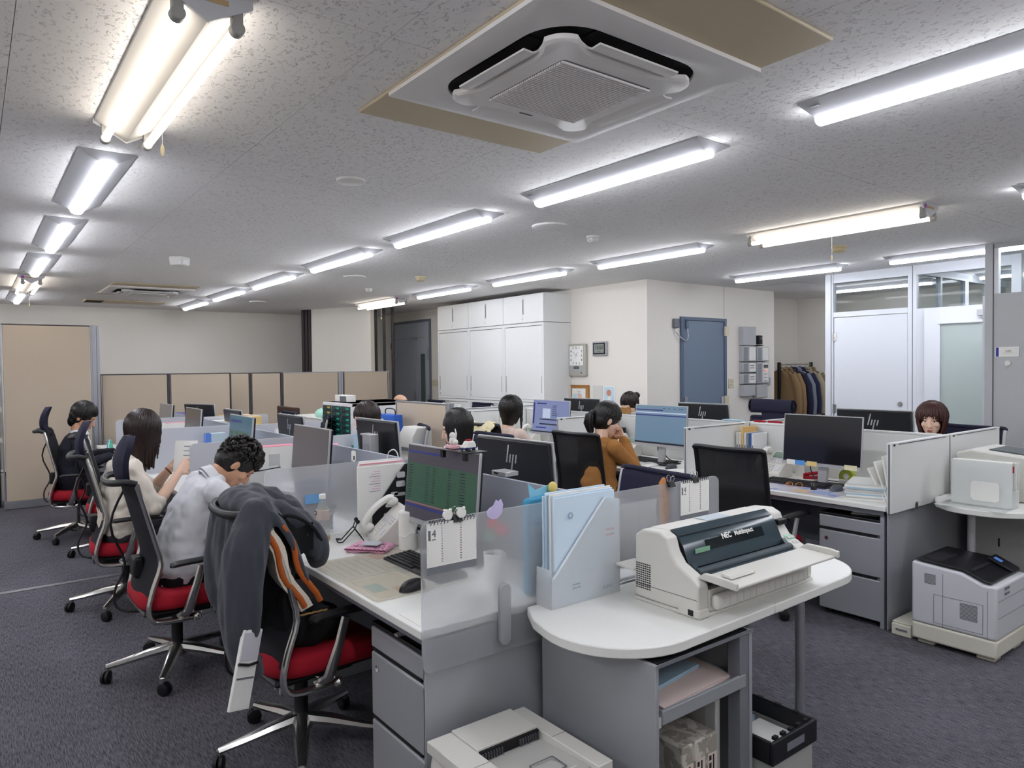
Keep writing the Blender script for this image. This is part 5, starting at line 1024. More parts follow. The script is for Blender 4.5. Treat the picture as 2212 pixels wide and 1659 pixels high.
def hair(par, M, style, m, L=.2, seed=1):
    rd = random.Random(seed); R = M.to_3x3(); h = MB()
    def B(c, r, nu=18, nv=12): h.ball(tuple(M @ Vector(c)), r, nu, nv, R)
    hi = style in ('short', 'curly')
    B((-.014, 0, .043 if hi else .037), (.103, .087, .1)); B((-.04, 0, .0), (.08, .084, .1 if not hi else .085))
    k_ = 1.1 if style == 'fringe' else 1.0; a_, b_, c_ = .107, .092 * k_, .105 * k_ ** .4
    def scalp(th, el): return Vector((-.014 + a_ * math.cos(el) * math.cos(th), b_ * math.cos(el) * math.sin(th), .038 + c_ * math.sin(el)))
    def lock(th, el0, el1, ln, r0=.013, r1=.005, inward=0.0, pts=5, sway=.01):
        path = [M @ scalp(th + rd.uniform(-.05, .05), el0 + (el1 - el0) * i / pts) for i in range(pts + 1)]
        if ln > 0:
            base = path[-1]; out = (R @ Vector((math.cos(th), math.sin(th), 0))); out.z = 0
            for i in range(1, 6): path.append(base + Vector((0, 0, -ln * i / 5)) - out * (inward * (i / 5) ** 1.5) + Vector((rd.uniform(-1, 1), rd.uniform(-1, 1), 0)) * sway * i / 5)
        n = len(path); h.tube([tuple(p) for p in path], [r0 + (r1 - r0) * (i / (n - 1)) ** 2 for i in range(n)], 6)
    if style in ('long', 'bob', 'fringe'):
        for i in range(64):
            th = 1.15 + (2 * PI - 2.3) * i / 63; ln = L * rd.uniform(.93, 1.04); 
            lock(th, 1.35, -.15, ln, .0145, .006, inward=.03 if style != 'bob' else .045, sway=.006)
            if i % 2: lock(th, 1.1, -.3, ln * .96, .016, .008, inward=.05, sway=.004)
        # inner mass so that the hair reads as one body
        cen = M @ Vector((-.035, 0, -.03)); 
        h.rings([[(cen.x + (R @ Vector((1, 0, 0))).x * 0 + .062 * s * math.cos(2 * PI * j / 14), cen.y + .072 * s * math.sin(2 * PI * j / 14), cen.z - z) for j in range(14)] for z, s in ((-.03, 1.05), (L * .4, 1), (L * .85, .85), (L, .6))])
        if style == 'fringe':
            for i in range(22): lock(-1.15 + 2.3 * i / 21, 1.3, .17 - .2 * abs(i - 10.5) / 10.5, .012 + .03 * abs(i - 10.5) / 10.5, .009, .002, 0, sway=.003)
        else:
            for s in (-1, 1):
                for i in range(8): lock(s * (.75 + .06 * i), 1.35, .25 - .05 * i, .05 + .02 * i, .011, .004, 0, sway=.004)
    if style == 'short':
        B((-.052, 0, -.045), (.055, .066, .075))
        for i in range(90):
            th = rd.uniform(.75, 2 * PI - .75); lock(th, rd.uniform(.9, 1.4), rd.uniform(-.75, -.2) if abs(th - PI) < 1.7 else rd.uniform(-.1, .2), .0, .014, .005)
        for i in range(16): lock(-.9 + 1.8 * i / 15, 1.35, .3 + .12 * math.sin(i * 2.1), .0, .013, .004)
    if style == 'curly':
        for i in range(330):
            el = math.asin(rd.uniform(-.62, 1)); th = rd.uniform(-PI, PI)
            if abs(th) < 1.15 and el < .42 - .15 * abs(th): continue
            if abs(abs(th) - 1.5) < .4 and el < -.1: continue
            p = M @ (scalp(th, el) * 1.02 + Vector((0, 0, .004))); r = rd.uniform(.012, .021); ax = Vector((rd.uniform(-1, 1), rd.uniform(-1, 1), rd.uniform(-1, 1))).normalized(); u = ax.orthogonal().normalized(); v = ax.cross(u)
            h.tube([tuple(p + (u * math.cos(k * .9) + v * math.sin(k * .9)) * r * .62 + ax * (k - 3) * .0022) for k in range(7)], [.004, .0065, .007, .007, .007, .0055, .002], 5)
        for i in range(14): lock(-.95 + 1.9 * i / 13, 1.2, .28 + .1 * math.sin(i * 2.7), .006, .014, .005, sway=.012)
    if style in ('pony', 'bun'):
        for i in range(46):
            th = .95 + (2 * PI - 1.9) * i / 45; lock(th, 1.35, -.5 if abs(th - PI) < 1.2 else -.02, 0, .012, .008)
        kn = M @ Vector((-.135, 0, .02 if style == 'pony' else .03)); h.ball(tuple(kn), .022, 10, 8)
        if style == 'pony':
            for i in range(26):
                a = rd.uniform(0, 2 * PI); q = Vector((math.cos(a), math.sin(a), 0)) * rd.uniform(.005, .024); bk = R @ Vector((-1, 0, 0)); bk.z = 0
                h.tube([tuple(kn + q * .4), tuple(kn + bk * .03 + q + Vector((0, 0, -.02))), tuple(kn + bk * .04 + q * 1.3 + Vector((0, 0, -.08))), tuple(kn + bk * .025 + q + Vector((0, 0, -L * rd.uniform(.85, 1.05))))], [.012, .013, .012, .004], 6)
        else: h.ball(tuple(kn - R @ Vector((.025, 0, 0))), (.036, .034, .034), 12, 8); [h.tube([tuple(kn - R @ Vector((.025, 0, 0)) + R @ Vector((.034 * math.cos(a) * math.cos(t), .036 * math.sin(a), .034 * math.cos(a) * math.sin(t)))) for a in np.linspace(-1.4, 1.4, 6)], .007, 5) for t in np.linspace(0, 6, 7)]
        for i in range(10): lock(-.8 + 1.6 * i / 9, 1.3, .2, .03 if i in (0, 9) else 0, .009, .003)
    return h.o('hair', m, par, ang=80)
def person(label, loc, rz, pel, che, nek, hd, pitch, yaw, roll, arms, top, topm, botm, skin, hstyle, hm, L=.2, vox=.006, long_sleeve=True, legs=True, closed=True, seed=1, sleeve_to=1.0, wr=.008, sh=.175, rolled=False, collar=None):
    t = thing('person', label, 'person', (loc[0], loc[1], 0), rz)
    V = Vector; pel, che, nek, hd = V(pel), V(che), V(nek), V(hd)
    M = Matrix.Translation(hd) @ Matrix.Rotation(yaw, 4, 'Z') @ Matrix.Rotation(pitch, 4, 'Y') @ Matrix.Rotation(roll, 4, 'X')
    b = MB(); head_prims(b, M)
    mid = pel.lerp(che, .5) + V((-.02, 0, 0)); sp = [(pel - V((0, 0, .09)), .13, .09), (pel, .165, .115), (mid, .135, .095), (che, .15, .105), (nek + (che - nek) * .35, sh - .03, .085), (nek + (che - nek) * .12, .075, .06)]
    torso(b, sp, -.012); nb = M @ V((-.025, 0, -.06)); chain(b, [tuple(nek + V((-.01, 0, -.03))), tuple(nek.lerp(nb, .6)), tuple(nb)], [.056, .05, .052])
    c = MB(); torso(c, [(q_[0], q_[1] + (.012 if i_ < 3 else 0), q_[2] + (.012 if i_ < 3 else 0)) for i_, q_ in enumerate(sp)], .014); c.ball(tuple(nek + (che - nek) * .16), (.075, sh - .04, .05), 14, 8)
    for s, a in zip((1, -1), arms):
        S = nek + (che - nek) * .3 + V((-.005, s * sh, 0))
        if a is None: chain(c, [tuple(S), tuple(S + V((.03, s * .04, -.14))), tuple(S + V((.1, s * .03, -.24)))], [.062, .055, .05]); continue
        E, W = V(a[0]), V(a[1])
        chain(b, [tuple(S), tuple(S.lerp(E, .5)), tuple(E)], [.045, .04, .036]); chain(b, [tuple(E), tuple(E.lerp(W, .35)), tuple(W)], [.036, .037, .024])
        chain(c, [tuple(S), tuple(S.lerp(E, .5)), tuple(E)], [.064, .058, .052])
        if sleeve_to > 0: chain(c, [tuple(E), tuple(E.lerp(W, sleeve_to * .5)), tuple(E.lerp(W, sleeve_to * .97))], [.052, .048, .04 if not rolled else .05])
        d = V(a[2]) if len(a) > 2 else (W - E); hand(b, W, d, a[3] if len(a) > 3 else (0, 0, -1), s, a[4] if len(a) > 4 else .6)
    p = MB()
    if legs:
        for s in (1, -1):
            hip = pel + V((.02, s * .085, -.02)); kn = V((pel.x + .42, s * .10, .47)); an = V((pel.x + .40, s * .10, .09))
            chain(b, [tuple(hip), tuple(kn), tuple(an)], [.06, .045, .03]); chain(p, [tuple(hip), tuple(hip.lerp(kn, .5)), tuple(kn)], [.098, .082, .066]); chain(p, [tuple(kn), tuple(kn.lerp(an, .5)), tuple(an)], [.066, .06, .05])
            f = MB().rings([[(an.x - .07 + .26 * u, an.y + (.038 + .008 * math.sin(u * 3)) * math.sin(2 * PI * j / 12) , .001 + max(0, (.075 - .045 * u) * (math.cos(2 * PI * j / 12) * .5 + .5))) for j in range(12)] for u in (0, .1, .3, .6, .85, 1.0)]).o('shoe', BLACK, t)
        torso(p, [(pel - V((.0, 0, .11)), .15, .11), (pel - V((0, 0, .03)), .18, .13), (pel + V((0, 0, .05)), .165, .115)], 0.004)
        remeshed(p, 'trousers', botm, t, .011, 3, wr, 12, seed)
    remeshed(b, 'body', skin, t, vox, 2)
    remeshed(c, top, topm, t, .0085, 3, wr, 13, seed + 3)
    face(t, M, closed); hair(t, M, hstyle, hm, L, seed)
    if collar:
        q = nek + V((0, 0, .0)); ax = (nb - nek).normalized(); u = V((0, 1, 0)); v = u.cross(ax)
        MB().rings([[tuple(q + ax * z + (u * math.cos(2 * PI * j / 18) * 1.05 + v * math.sin(2 * PI * j / 18)) * r) for j in range(18)] for z, r in ((-.035, .072), (.0, .064), (.03, .058), (.034, .063), (.0, .075), (-.02, .084))], cap=False).o('collar', collar, t)
    return t, M
SHIRT = mat('white_shirt', '#dcdde2', .8, bump=(700, .15, (1, 1, 1))); CRM = mat('cream_sweatshirt', '#ded5c8', .9, bump=(500, .25, (1, 1, 1))); SUIT = mat('navy_suit', '#1b1b28', .85, bump=(900, .2, (1, 1, 1))); CAML = mat('camel_knit', '#a8743c', .9, bump=(420, .6, (1, 1, .4))); PNK = mat('pale_pink_top', '#d9c3b6', .9); BLKT = mat('black_trousers', '#16161a', .85); GRYT = mat('charcoal_trousers', '#2f2e34', .85); WTOP = mat('white_top', '#e4e3e1', .85)
# curly-haired man bent over his papers
person('man with curly black hair in a white shirt bent over his desk', (.82, 3.86), 0, (.0, 0, .52), (.09, 0, .80), (.16, 0, .945), (.29, .02, 1.0), math.radians(52), -.12, 0,
       [((.28, .27, .74), (.46, .14, .755), (.9, -.5, -.05), (0, 0, -1), .7), ((.26, -.26, .72), (.44, -.12, .75), (.9, .5, -.05), (0, 0, -1), .7)], 'shirt', SHIRT, BLKT, SKIN2, 'curly', HAIRB, vox=.0065, seed=4, wr=.012, sleeve_to=1, collar=SHIRT, sh=.19)
pw, Mw = person('woman with long dark brown hair in a cream sweatshirt reading a sheet', (.75, 5.08), 0, (.0, 0, .51), (.0, 0, .80), (.045, 0, .945), (.13, .0, 1.105), math.radians(14), .45, 0,
       [((.2, .17, .70), (.30, .05, .865), (.7, -.25, .6), (.1, -1, -.2), .35), ((.14, -.22, .645), (.315, -.10, .84), (.7, .3, .6), (.1, 1, -.2), .35)], 'sweatshirt', CRM, GRYT, SKIN, 'long', HAIRD, L=.24, vox=.0048, seed=6, wr=.018, sleeve_to=.18, rolled=True)
MB().tube([tuple(Vector((.31, -.085, .83)) + Vector((.5, .2, .8)).normalized().orthogonal() * .0)] * 2, .001, 3)
br_ = MB().tube([(.283 + .02 * math.cos(a) * .8, .062 + .026 * math.sin(a), .835 - .02 * math.cos(a)) for a in np.linspace(0, 2 * PI, 14)[:-1]], .006, 6, closed=True).o('bracelet', mat('brown_leather', '#7a4a2c', .6), pw)
hs = thing('paper_sheet', 'printed sheet held up by the woman in the cream sweatshirt', 'paper', (1.115, 5.03, .93), .35); MB().sheet([[(-.0 + .004 * math.sin(u), -.075 + .15 * u / 6, -.10 + .21 * v / 4) for u in range(7)] for v in range(5)], .0008, (1, 0, 0)).o('sheet', PAPER, hs); hs.rotation_euler = (0, .22, .9)
for i in range(5): MB().box(-.0022, -.0015, -.06, .03, -.05 + i * .03, -.046 + i * .03).o('printed_line', INKG, hs)
ps, Ms = person('man in a dark navy suit and glasses looking down at his desk', (.72, 7.53), -.05, (.0, 0, .52), (.01, 0, .80), (.05, 0, .945), (.09, .0, 1.085), math.radians(30), -.25, 0,
       [((.12, .26, .70), (.33, .14, .74), (.9, -.3, 0), (0, 0, -1), .5), ((.08, -.27, .68), (.28, -.16, .73), (.9, .4, 0), (0, 0, -1), .5)], 'suit_jacket', SUIT, SUIT, SKIN2, 'short', HAIRB, vox=.006, seed=9, wr=.008, collar=SHIRT)
for s in (-1, 1): MB().tube([tuple(Ms @ Vector((.094 - .012 * abs(math.sin(a)) * 0, s * .032 + .022 * math.cos(a), .004 + .016 * math.sin(a)))) for a in np.linspace(0, 2 * PI, 14)[:-1]], .0013, 5, closed=True).tube([tuple(Ms @ Vector(p)) for p in ((.092, s * .053, .008), (.0, s * .083, .008))], .0012, 5).o('glasses', ALU, ps)
MB().tube([tuple(Vector(p)) for p in ((.11, .0, .915), (.135, 0, .86), (.14, 0, .78))], [.045, .035, .02], 8, flat=.3, up=(1, 0, 0)).o('shirt_front', SHIRT, ps)
for s in (-1, 1): MB().sheet([[(.118 - .02 * v / 4, s * (.03 + .045 * u / 3 - .01 * v / 4), .93 - .17 * v / 4) for u in range(4)] for v in range(5)], .012, (1, 0, 0)).o('lapel', SUIT, ps)
# aisle-side women, facing the grey dividers
person('woman with a straight fringe half hidden behind a monitor back', (2.72, 5.5), PI, (0, 0, .52), (.02, 0, .80), (.04, 0, .94), (.08, 0, 1.075), .12, .05, 0, [None, None], 'jumper', BLKT, BLKT, SKIN, 'fringe', HAIRD, L=.16, vox=.007, legs=False, seed=12)
person('woman with long straight black hair seen from behind', (2.82, 4.22), PI, (0, 0, .52), (.03, 0, .80), (.05, 0, .93), (.10, -.0, 1.065), .25, -.5, 0, [None, None], 'blouse', WTOP, BLKT, SKIN, 'long', HAIRB, L=.25, vox=.007, legs=False, seed=14)
# women at the white-panelled desks
person('woman with a black bob in a pale pink top', (3.80, 5.05), 0, (0, 0, .52), (.0, 0, .80), (.0, 0, .95), (.04, 0, 1.105), .1, .15, .12, [((.18, .24, .70), (.36, .12, .76)), ((.16, -.25, .69), (.36, -.14, .755))], 'top', PNK, BLKT, SKIN, 'bob', HAIRB, L=.1, vox=.007, seed=17)
person('woman with a ponytail in a camel knit sweater, hands at her mouth', (3.78, 3.88), -.12, (.0, 0, .52), (-.02, 0, .80), (.02, 0, .945), (.085, 0, 1.085), .38, -.25, 0, [((.2, .22, .71), (.19, .06, .95), (-.15, -.5, .7), (-.8, -.4, .3), 1.0), ((.2, -.2, .71), (.2, -.05, .935), (-.1, .4, .8), (-.8, .3, .3), 1.0)], 'sweater', CAML, BLKT, SKIN, 'pony', HAIRB, L=.17, vox=.0055, seed=20, wr=.009)
person('woman with her hair tied back, bowed behind the cork box', (5.93, 5.42), PI, (0, 0, .52), (.06, 0, .80), (.09, 0, .92), (.17, 0, 1.07), .5, .15, 0, [None, None], 'top', WTOP, BLKT, SKIN, 'bun', HAIRD, vox=.008, legs=False, seed=22)
person('woman with reddish brown hair looking over the white panel', (5.98, 2.40), PI, (0, 0, .50), (.02, 0, .78), (.03, 0, .91), (.06, 0, 1.05), .08, .22, 0, [None, None], 'top', BLKT, BLKT, SKIN, 'fringe', HAIRR, L=.15, vox=.005, legs=False, closed=False, seed=25)
# ---------------------------------------------------------------- things on the chair backs
HOOD = mat('charcoal_blue_fleece', '#3d4049', .95, bump=(260, .5, (1, 1, 2.2)), sheen=.2); LIN = mat('black_lining', '#101114', .9)
hd_ = thing('hoodie', 'charcoal fleece hoodie hung over the back of the nearest red-seated chair', 'hoodie', (.825, 2.75, 0))
h = MB(); prof = [(-.075, .60), (-.085, .72), (-.08, .86), (-.06, .97), (-.015, 1.03), (.035, 1.02), (.085, .95), (.12, .86), (.15, .76)]
sp_ = smooth_path([(a, 0, b) for a, b in prof], 3)
h.sheet([[(p[0] + .012 * math.sin(u * 1.7 + i * .25), -.245 + .45 * u / 10, p[2] + (.02 * math.sin(u * 1.1) if i in (0, len(sp_) - 1) else 0) - .03 * abs(u - 5) / 5) for u in range(11)] for i, p in enumerate(sp_)], .045, (0, 0, 1))
for p, r in (((-.06, .1, .80), (.045, .12, .18)), ((-.05, -.1, .75), (.045, .12, .2)), ((-.01, .0, 1.0), (.085, .19, .06))): h.ball(p, r, 14, 10)
chain(h, [(-.02, -.19, .99), (-.075, -.225, .86), (-.10, -.235, .68), (-.10, -.235, .56), (-.08, -.23, .47)], [.06, .075, .07, .06, .05]); chain(h, [(-.05, .15, .95), (-.07, .16, .8), (-.07, .15, .66), (-.05, .14, .58)], [.05, .05, .05, .04])
chain(h, [(.04, .05, 1.0), (.10, .03, .965), (.15, .0, .94), (.19, -.04, .88)], [.065, .07, .06, .045]); chain(h, [(.08, -.06, .97), (.15, -.1, .91), (.215, -.12, .83), (.235, -.1, .77)], [.045, .055, .055, .04]); h.ball((.13, .09, .9), (.08, .09, .07), 12, 8)
remeshed(h, 'fleece', HOOD, hd_, .008, 4, .018, 13, 3, .3)
MB().sheet([[(.06 + .13 * u / 6, -.165 - .012 * math.sin(u), .955 - .05 * u / 6 - .1 * v / 3 + .02 * math.cos(u)) for u in range(7)] for v in range(4)], .01, (0, 1, 0)).o('hood_lining', LIN, hd_)
MB().tube(smooth_path([(.03, -.17, .94), (.08, -.185, .965), (.13, -.19, .95), (.19, -.185, .90), (.235, -.15, .83)]), .007, 6).o('hem_piping', LIN, hd_)
MB().tube([(-.08, -.23, .48), (-.07, -.23, .43)], [.052, .048], 12).o('cuff', HOOD, hd_)
bl = thing('bread_cushion', 'bread slice cushion with orange crust edge tucked under the hoodie', 'cushion', (.825, 2.55, 0)); CRU = mat('crust_orange', '#b3591f', .85); CRMB = mat('bread_white', '#e3d9c8', .95, bump=(150, .6, (1, 1, 1)))
def slab(off): return [(.0 + off + .13 * (i / 9) + .012 * math.sin(i * .9), -.03, .93 - .30 * (i / 9)) for i in range(10)]
MB().sheet([[(p[0], p[1] + .0 + .22 * v / 3, p[2]) for p in slab(.02)] for v in range(4)], .045, (1, 0, .35)).o('crumb', CRMB, bl)
MB().tube(slab(-.012), .011, 8).o('crust', CRU, bl); MB().tube([(p[0] + .012, p[1], p[2] + .012) for p in slab(.036)], .011, 8).o('crust', CRU, bl)
cl_ = thing('black_cardigan', 'black cardigan with braided strap hanging inside the nearest chair back', 'cardigan', (.90, 2.74, 0)); g_ = MB(); g_.sheet([[(.0 + .05 * v / 5 + .01 * math.sin(u * 2), -.19 + .38 * u / 8, .92 - .44 * v / 5) for u in range(9)] for v in range(6)], .05, (1, 0, 0)); g_.ball((.12, .0, .50), (.17, .19, .075), 16, 10); g_.ball((.05, 0, .55), (.09, .2, .12), 16, 10); remeshed(g_, 'cloth', LIN, cl_, .012, 2, .02, 10, 5); MB().tube([(.03, -.205 - .004 * (i % 2), .60 - .001 * i) for i in range(2)] + [(.06 + .012 * i, -.21 - .004 * (i % 2), .598 + .003 * (i % 2)) for i in range(8)], .004, 6).o('strap', mat('jute', '#a8844f', .9), cl_)
mb_ = thing('memo_board', 'white memo pad board hanging from the nearest chair on a black loop', 'memo board', (.75, 2.47, .61)); MB().box(-.045, .045, -.006, .006, -.26, 0).o('board', PAPER, mb_, .002); MB().box(-.04, .04, -.008, -.0061, -.1, -.01).o('photo_card', mat('card_tint', '#c9c7cf', .7), mb_); MB().box(-.04, .04, -.0075, -.0061, -.16, -.155).o('rule', INKG, mb_); MB().tube([(-.045, -.008, -.11), (.0, -.012, -.115), (.045, -.008, -.11)], .005, 6).o('band', BLACK, mb_); MB().tube([(.0, 0, 0), (.02, .01, .05), (.045, .03, .08)], .003, 6).o('cord', BLACK, mb_); mb_.rotation_euler = (0, .28, .5)
yc = thing('yellow_cloth', 'pale yellow blanket over the chair of the woman in pink', 'blanket', (3.62, 5.2, 0)); g_ = MB(); pr_ = [(-.07, .78), (-.075, .9), (-.05, .985), (-.01, 1.015), (.03, .98), (.05, .88)]; spq = smooth_path([(a, 0, b) for a, b in pr_], 3); g_.sheet([[(p[0] + .01 * math.sin(u * 1.9), -.22 + .46 * u / 10, p[2] + .02 * math.sin(u * .9)) for u in range(11)] for p in spq], .03, (0, 0, 1)); remeshed(g_, 'cloth', mat('pale_yellow_fleece', '#e8dcb4', .95, mottle=(26, '#6b5a43', .70, .72)), yc, .01, 2, .025, 12, 8)
# ---------------------------------------------------------------- desk electronics
KEYW = mat('key_white', '#e2e1dc', .5); KEYB = mat('key_black', '#1d1d21', .5)
def keyboard(x, y, rz, label):
    t = thing('keyboard', label, 'keyboard', (x, y, .7005), rz, 'black keyboards'); MB().prism([(-.065, 0), (.065, 0), (.065, .022), (-.065, .010)], 'y', -.22, .22).o('case', BLACK, t, .003)
    k = MB()
    for r in range(6):
        for c in range(20):
            if r == 0 and 4 < c < 10: continue
            xx = -.055 + r * .0195; z = .0105 + (xx + .065) / .13 * .012; k.box(xx, xx + .016, -.212 + c * .0212, -.212 + c * .0212 + .0175, z, z + .005)
    stuff(k.o('keys', KEYB, t)); return t
def mouse(x, y, rz, label, m=BLACK):
    t = thing('mouse', label, 'mouse', (x, y, .7005), rz, 'computer mice'); rs = []
    for z, s in ((0, 1), (.012, 1), (.024, .88), (.033, .6), (.037, .25)): rs.append([(.055 * s * superpt(2 * PI * j / 18, 2.4)[0] - .01 * z / .037, .031 * s * superpt(2 * PI * j / 18, 2.4)[1], z) for j in range(18)])
    MB().rings(rs).o('shell', m, t, ang=60); MB().cyl((.03, -.004, .03), (.03, .004, .03), .008).o('wheel', INKG, t); return t
def phone(x, y, rz, label, z=.7005, lcd=True):
    t = thing('desk_phone', label, 'phone', (x, y, z), rz, 'white desk phones')           # front faces local -x
    MB().prism([(-.09, 0), (.07, 0), (.07, .16), (.05, .165), (-.09, .03)], 'y', -.095, .095).o('body', PRW, t, .008, 3)
    def pt(u, v, h=0): return Vector((-.09 + .14 * u - .69 * h, v, .03 + .135 * u + .72 * h))
    M = Matrix.Rotation(-math.atan2(.135, .14), 4, 'Y')
    if lcd: MB().box(-.025, .025, -.055, .055, -.001, .006, M=Matrix.Translation(pt(.86, -.03, .004)) @ M).o('display', mat('phone_lcd', '#4d6a52', .3), t); MB().box(-.031, .031, -.062, .062, -.003, .003, M=Matrix.Translation(pt(.86, -.03, .003)) @ M).o('display_frame', PRG, t)
    k = MB(); kk = MB()
    for r in range(4):
        for c in range(3): k.box(-.006, .006, -.008, .008, 0, .005, M=Matrix.Translation(pt(.12 + r * .09, .03 - c * .022 - .0, .001)) @ M)
    for r in range(3):
        for c in range(6): kk.box(-.004, .004, -.0055, .0055, 0, .004, M=Matrix.Translation(pt(.50 + r * .075, .035 - c * .0215, .001)) @ M)
    stuff(k.o('dial_keys', KEYW, t)); stuff(kk.o('line_keys', PRG, t)); MB().box(-.018, .018, -.018, .018, 0, .0015, M=Matrix.Translation(pt(.25, -.06, .001)) @ M).o('navigation_pad', PRG, t)
    ha = MB(); hp = smooth_path([tuple(pt(.06, .072, .035)), tuple(pt(.12, .072, .052)), tuple(pt(.5, .072, .065)), tuple(pt(.9, .072, .052)), tuple(pt(.98, .072, .035))]); ha.tube(hp, [.024] + [.021] * (len(hp) - 2) + [.024], 10, flat=.75); ha.ball(tuple(pt(.1, .072, .025)), (.03, .024, .022), 12, 8); ha.ball(tuple(pt(.93, .072, .025)), (.03, .024, .022), 12, 8); ha.o('handset', KEYW, t)
    MB().tube([(-.08 - .012 * i / 6 * 1 + .009 * math.cos(i * 1.1), .115 + .004 * i * .55 + 0, .014 + .009 * math.sin(i * 1.1)) for i in range(44)], .0028, 5).o('coiled_cord', KEYW, t)
    return t
keyboard(1.42, 2.46, 0, 'black keyboard in front of the green spreadsheet monitor'); mouse(1.25, 2.25, PI + .3, 'black mouse beside the clear desk mat')
keyboard(4.36, 2.60, .05, 'black keyboard under the switched-off monitor'); mouse(4.32, 2.31, PI, 'dark grey mouse next to the paper stack', mat('mouse_grey', '#4b4d55', .45))
keyboard(4.5, 3.98, -.05, 'black keyboard in front of the woman in brown'); mouse(4.30, 3.62, PI, 'grey mouse beside the water bottle with a blue cap', mat('mouse_grey', '#4b4d55', .45))
phone(1.53, 2.94, -.25, 'white desk phone with coiled cord beside the black file holder', lcd=False); phone(4.58, 2.90, -.1, 'white desk phone with green display left of the switched-off monitor'); phone(4.58, 4.33, -.1, 'white desk phone beside the woman in brown'); phone(4.62, 5.76, -.1, 'white desk phone by the lavender dialog monitor')
# ---------------------------------------------------------------- nearest desk
CLR = clear('clear_sheet', '#f6f4ee', .72)
dm_ = thing('desk_mat', 'clear desk mat with coloured papers under it', 'desk mat', (1.085, 2.2, .7005)); MB().prism(rrect(0, .43, 0, .61, .015), 'z', .0018, .0036).o('clear_cover', CLR, dm_)
for nm, c, a in (('document', '#dcdbd6', (.02, .24, .3, .59)), ('document', '#e2ddcd', (.03, .22, .03, .28)), ('memo', '#8fc3cc', (.33, .42, .33, .45)), ('memo', '#d9c489', (.30, .36, .28, .42)), ('map_sheet', '#b4bec6', (.24, .33, .24, .36)), ('document', '#e4e2df', (.24, .42, .02, .24)), ('memo', '#dfae9d', (.25, .30, .5, .58)), ('memo', '#7fb9b5', (.04, .1, .10, .2)), ('memo', '#d8b98a', (.12, .17, .03, .12))):
    MB().box(*a, 0, .0015 if nm == 'memo' else .001).o(nm, mat('tint' + c, c, .8), dm_)
for i in range(6): MB().box(.04 + i * .033, .043 + i * .033, .33, .57, .001, .0013).o('printed_line', INKG, dm_)
for (x, y, l, capc, tea, z0) in ((1.29, 3.16, 'clear drink bottle with white cap and a little tea left on the nearest desk', '#eeeeea', True, .7005), (4.52, 3.46, 'clear water bottle with blue cap beside the woman in brown\'s monitor', '#3d8be0', False, .7005)):
    b_ = thing('drink_bottle', l, 'bottle', (x, y, z0)); PET = MATS.get('pet_clear') or clear('pet_clear', '#f2f4f3', .8)
    MB().lathe([(.028, 0), (.033, .008), (.033, .05), (.029, .075), (.033, .10), (.033, .13), (.028, .155), (.014, .19), (.0125, .205)], n=20, cap=False).o('shell', PET, b_); MB().lathe([(.0145, .197), (.015, .2), (.015, .216), (.013, .219), (.001, .219)], n=18).o('cap', mat('cap' + capc, capc, .4), b_); MB().lathe([(.0335, .10), (.0337, .104), (.0337, .145), (.031, .148)], n=20, cap=False).o('label', clear('label_film', '#e9dcd6', .45) if 'label_film' not in MATS else MATS['label_film'], b_)
    if tea: MB().lathe([(.001, .002), (.030, .003), (.032, .01), (.032, .018), (.001, .018)], n=18).o('tea', mat('tea_brown', '#b98a4a', .2), b_); MB().box(-.0345, -.034, -.012, .012, .125, .143).o('brand_patch', INK, b_); [MB().box(-.0348, -.0345, .008 - .006 * q, .011 - .006 * q, .129, .139).o('white_mark', PAPER, b_) for q in range(3)]
ws = thing('wire_phone_stand', 'black wire phone stand with rubber balls behind the pink pouch', 'phone stand', (1.405, 3.07, .7005), -.3)
for s in (-1, 1): MB().tube([(.04, s * .03, .003), (0, s * .03, .06), (.01, s * .03, .085)], .0028, 6).tube([(0, s * .03, .06), (-.055, s * .03, .004)], .0028, 6).o('wire', BLACK, ws); MB().ball((.014, s * .03, .092), .010, 10, 8).o('rubber_ball', BLACKM, ws)
MB().tube(smooth_path([(-.055, -.03, .004), (-.075, -.03, .004), (-.08, -.015, .012), (-.06, 0, .012), (-.08, .015, .012), (-.075, .03, .004), (-.055, .03, .004)]), .0028, 6).o('hook_wire', BLACK, ws)
pk = thing('pink_pouch', 'pink and brown cloth pouch with a grey card on the nearest desk', 'pouch', (1.385, 2.86, .7005), .7); g_ = MB(); g_.sheet([[(-.06 + .12 * v / 5, -.095 + .19 * u / 8, .02 + .012 * math.sin(u * 1.2) * (v / 5 - .3)) for u in range(9)] for v in range(6)], .018, (0, 0, 1)); remeshed(g_, 'cloth', mat('pink_cloth', '#dba6c0', .9, mottle=(34, '#6b4630', .62, .66)), pk, .006, 2, .006, 30, 2); MB().box(-.04, .03, -.05, .03, .030, .033).o('card', mat('card_grey', '#b9c0c6', .4), pk, .002)
MB().tube([(-.062, -.095 + .19 * u / 20, .014 + .003 * (u % 2)) for u in range(21)], .0025, 5).o('stitch_edge', mat('dark_magenta', '#7a2a4c', .9), pk)
tr_ = thing('paper_roll', 'white plastic-wrapped paper roll beside the desk phone', 'paper roll', (1.525, 2.77, .7005)); MB().lathe([(.04, 0), (.043, .01), (.042, .10), (.043, .165), (.036, .172), (.001, .17)], n=22).o('roll', PAPER, tr_); MB().tube([(.044 * math.cos(a), .044 * math.sin(a), .07 + .01 * math.sin(a * 3)) for a in np.linspace(0, 2 * PI, 24)[:-1]], .002, 5, closed=True).o('wrap_fold', clear('film', '#ffffff', .6), tr_)
rs_ = thing('desk_riser', 'black desk riser under the spreadsheet monitor', 'riser', (1.49, 2.30, .7005)); 
for yy in (0, .36): MB().box(-.02, .12, yy, yy + .015, 0, .085).o('leg', BLACK, rs_, .002)
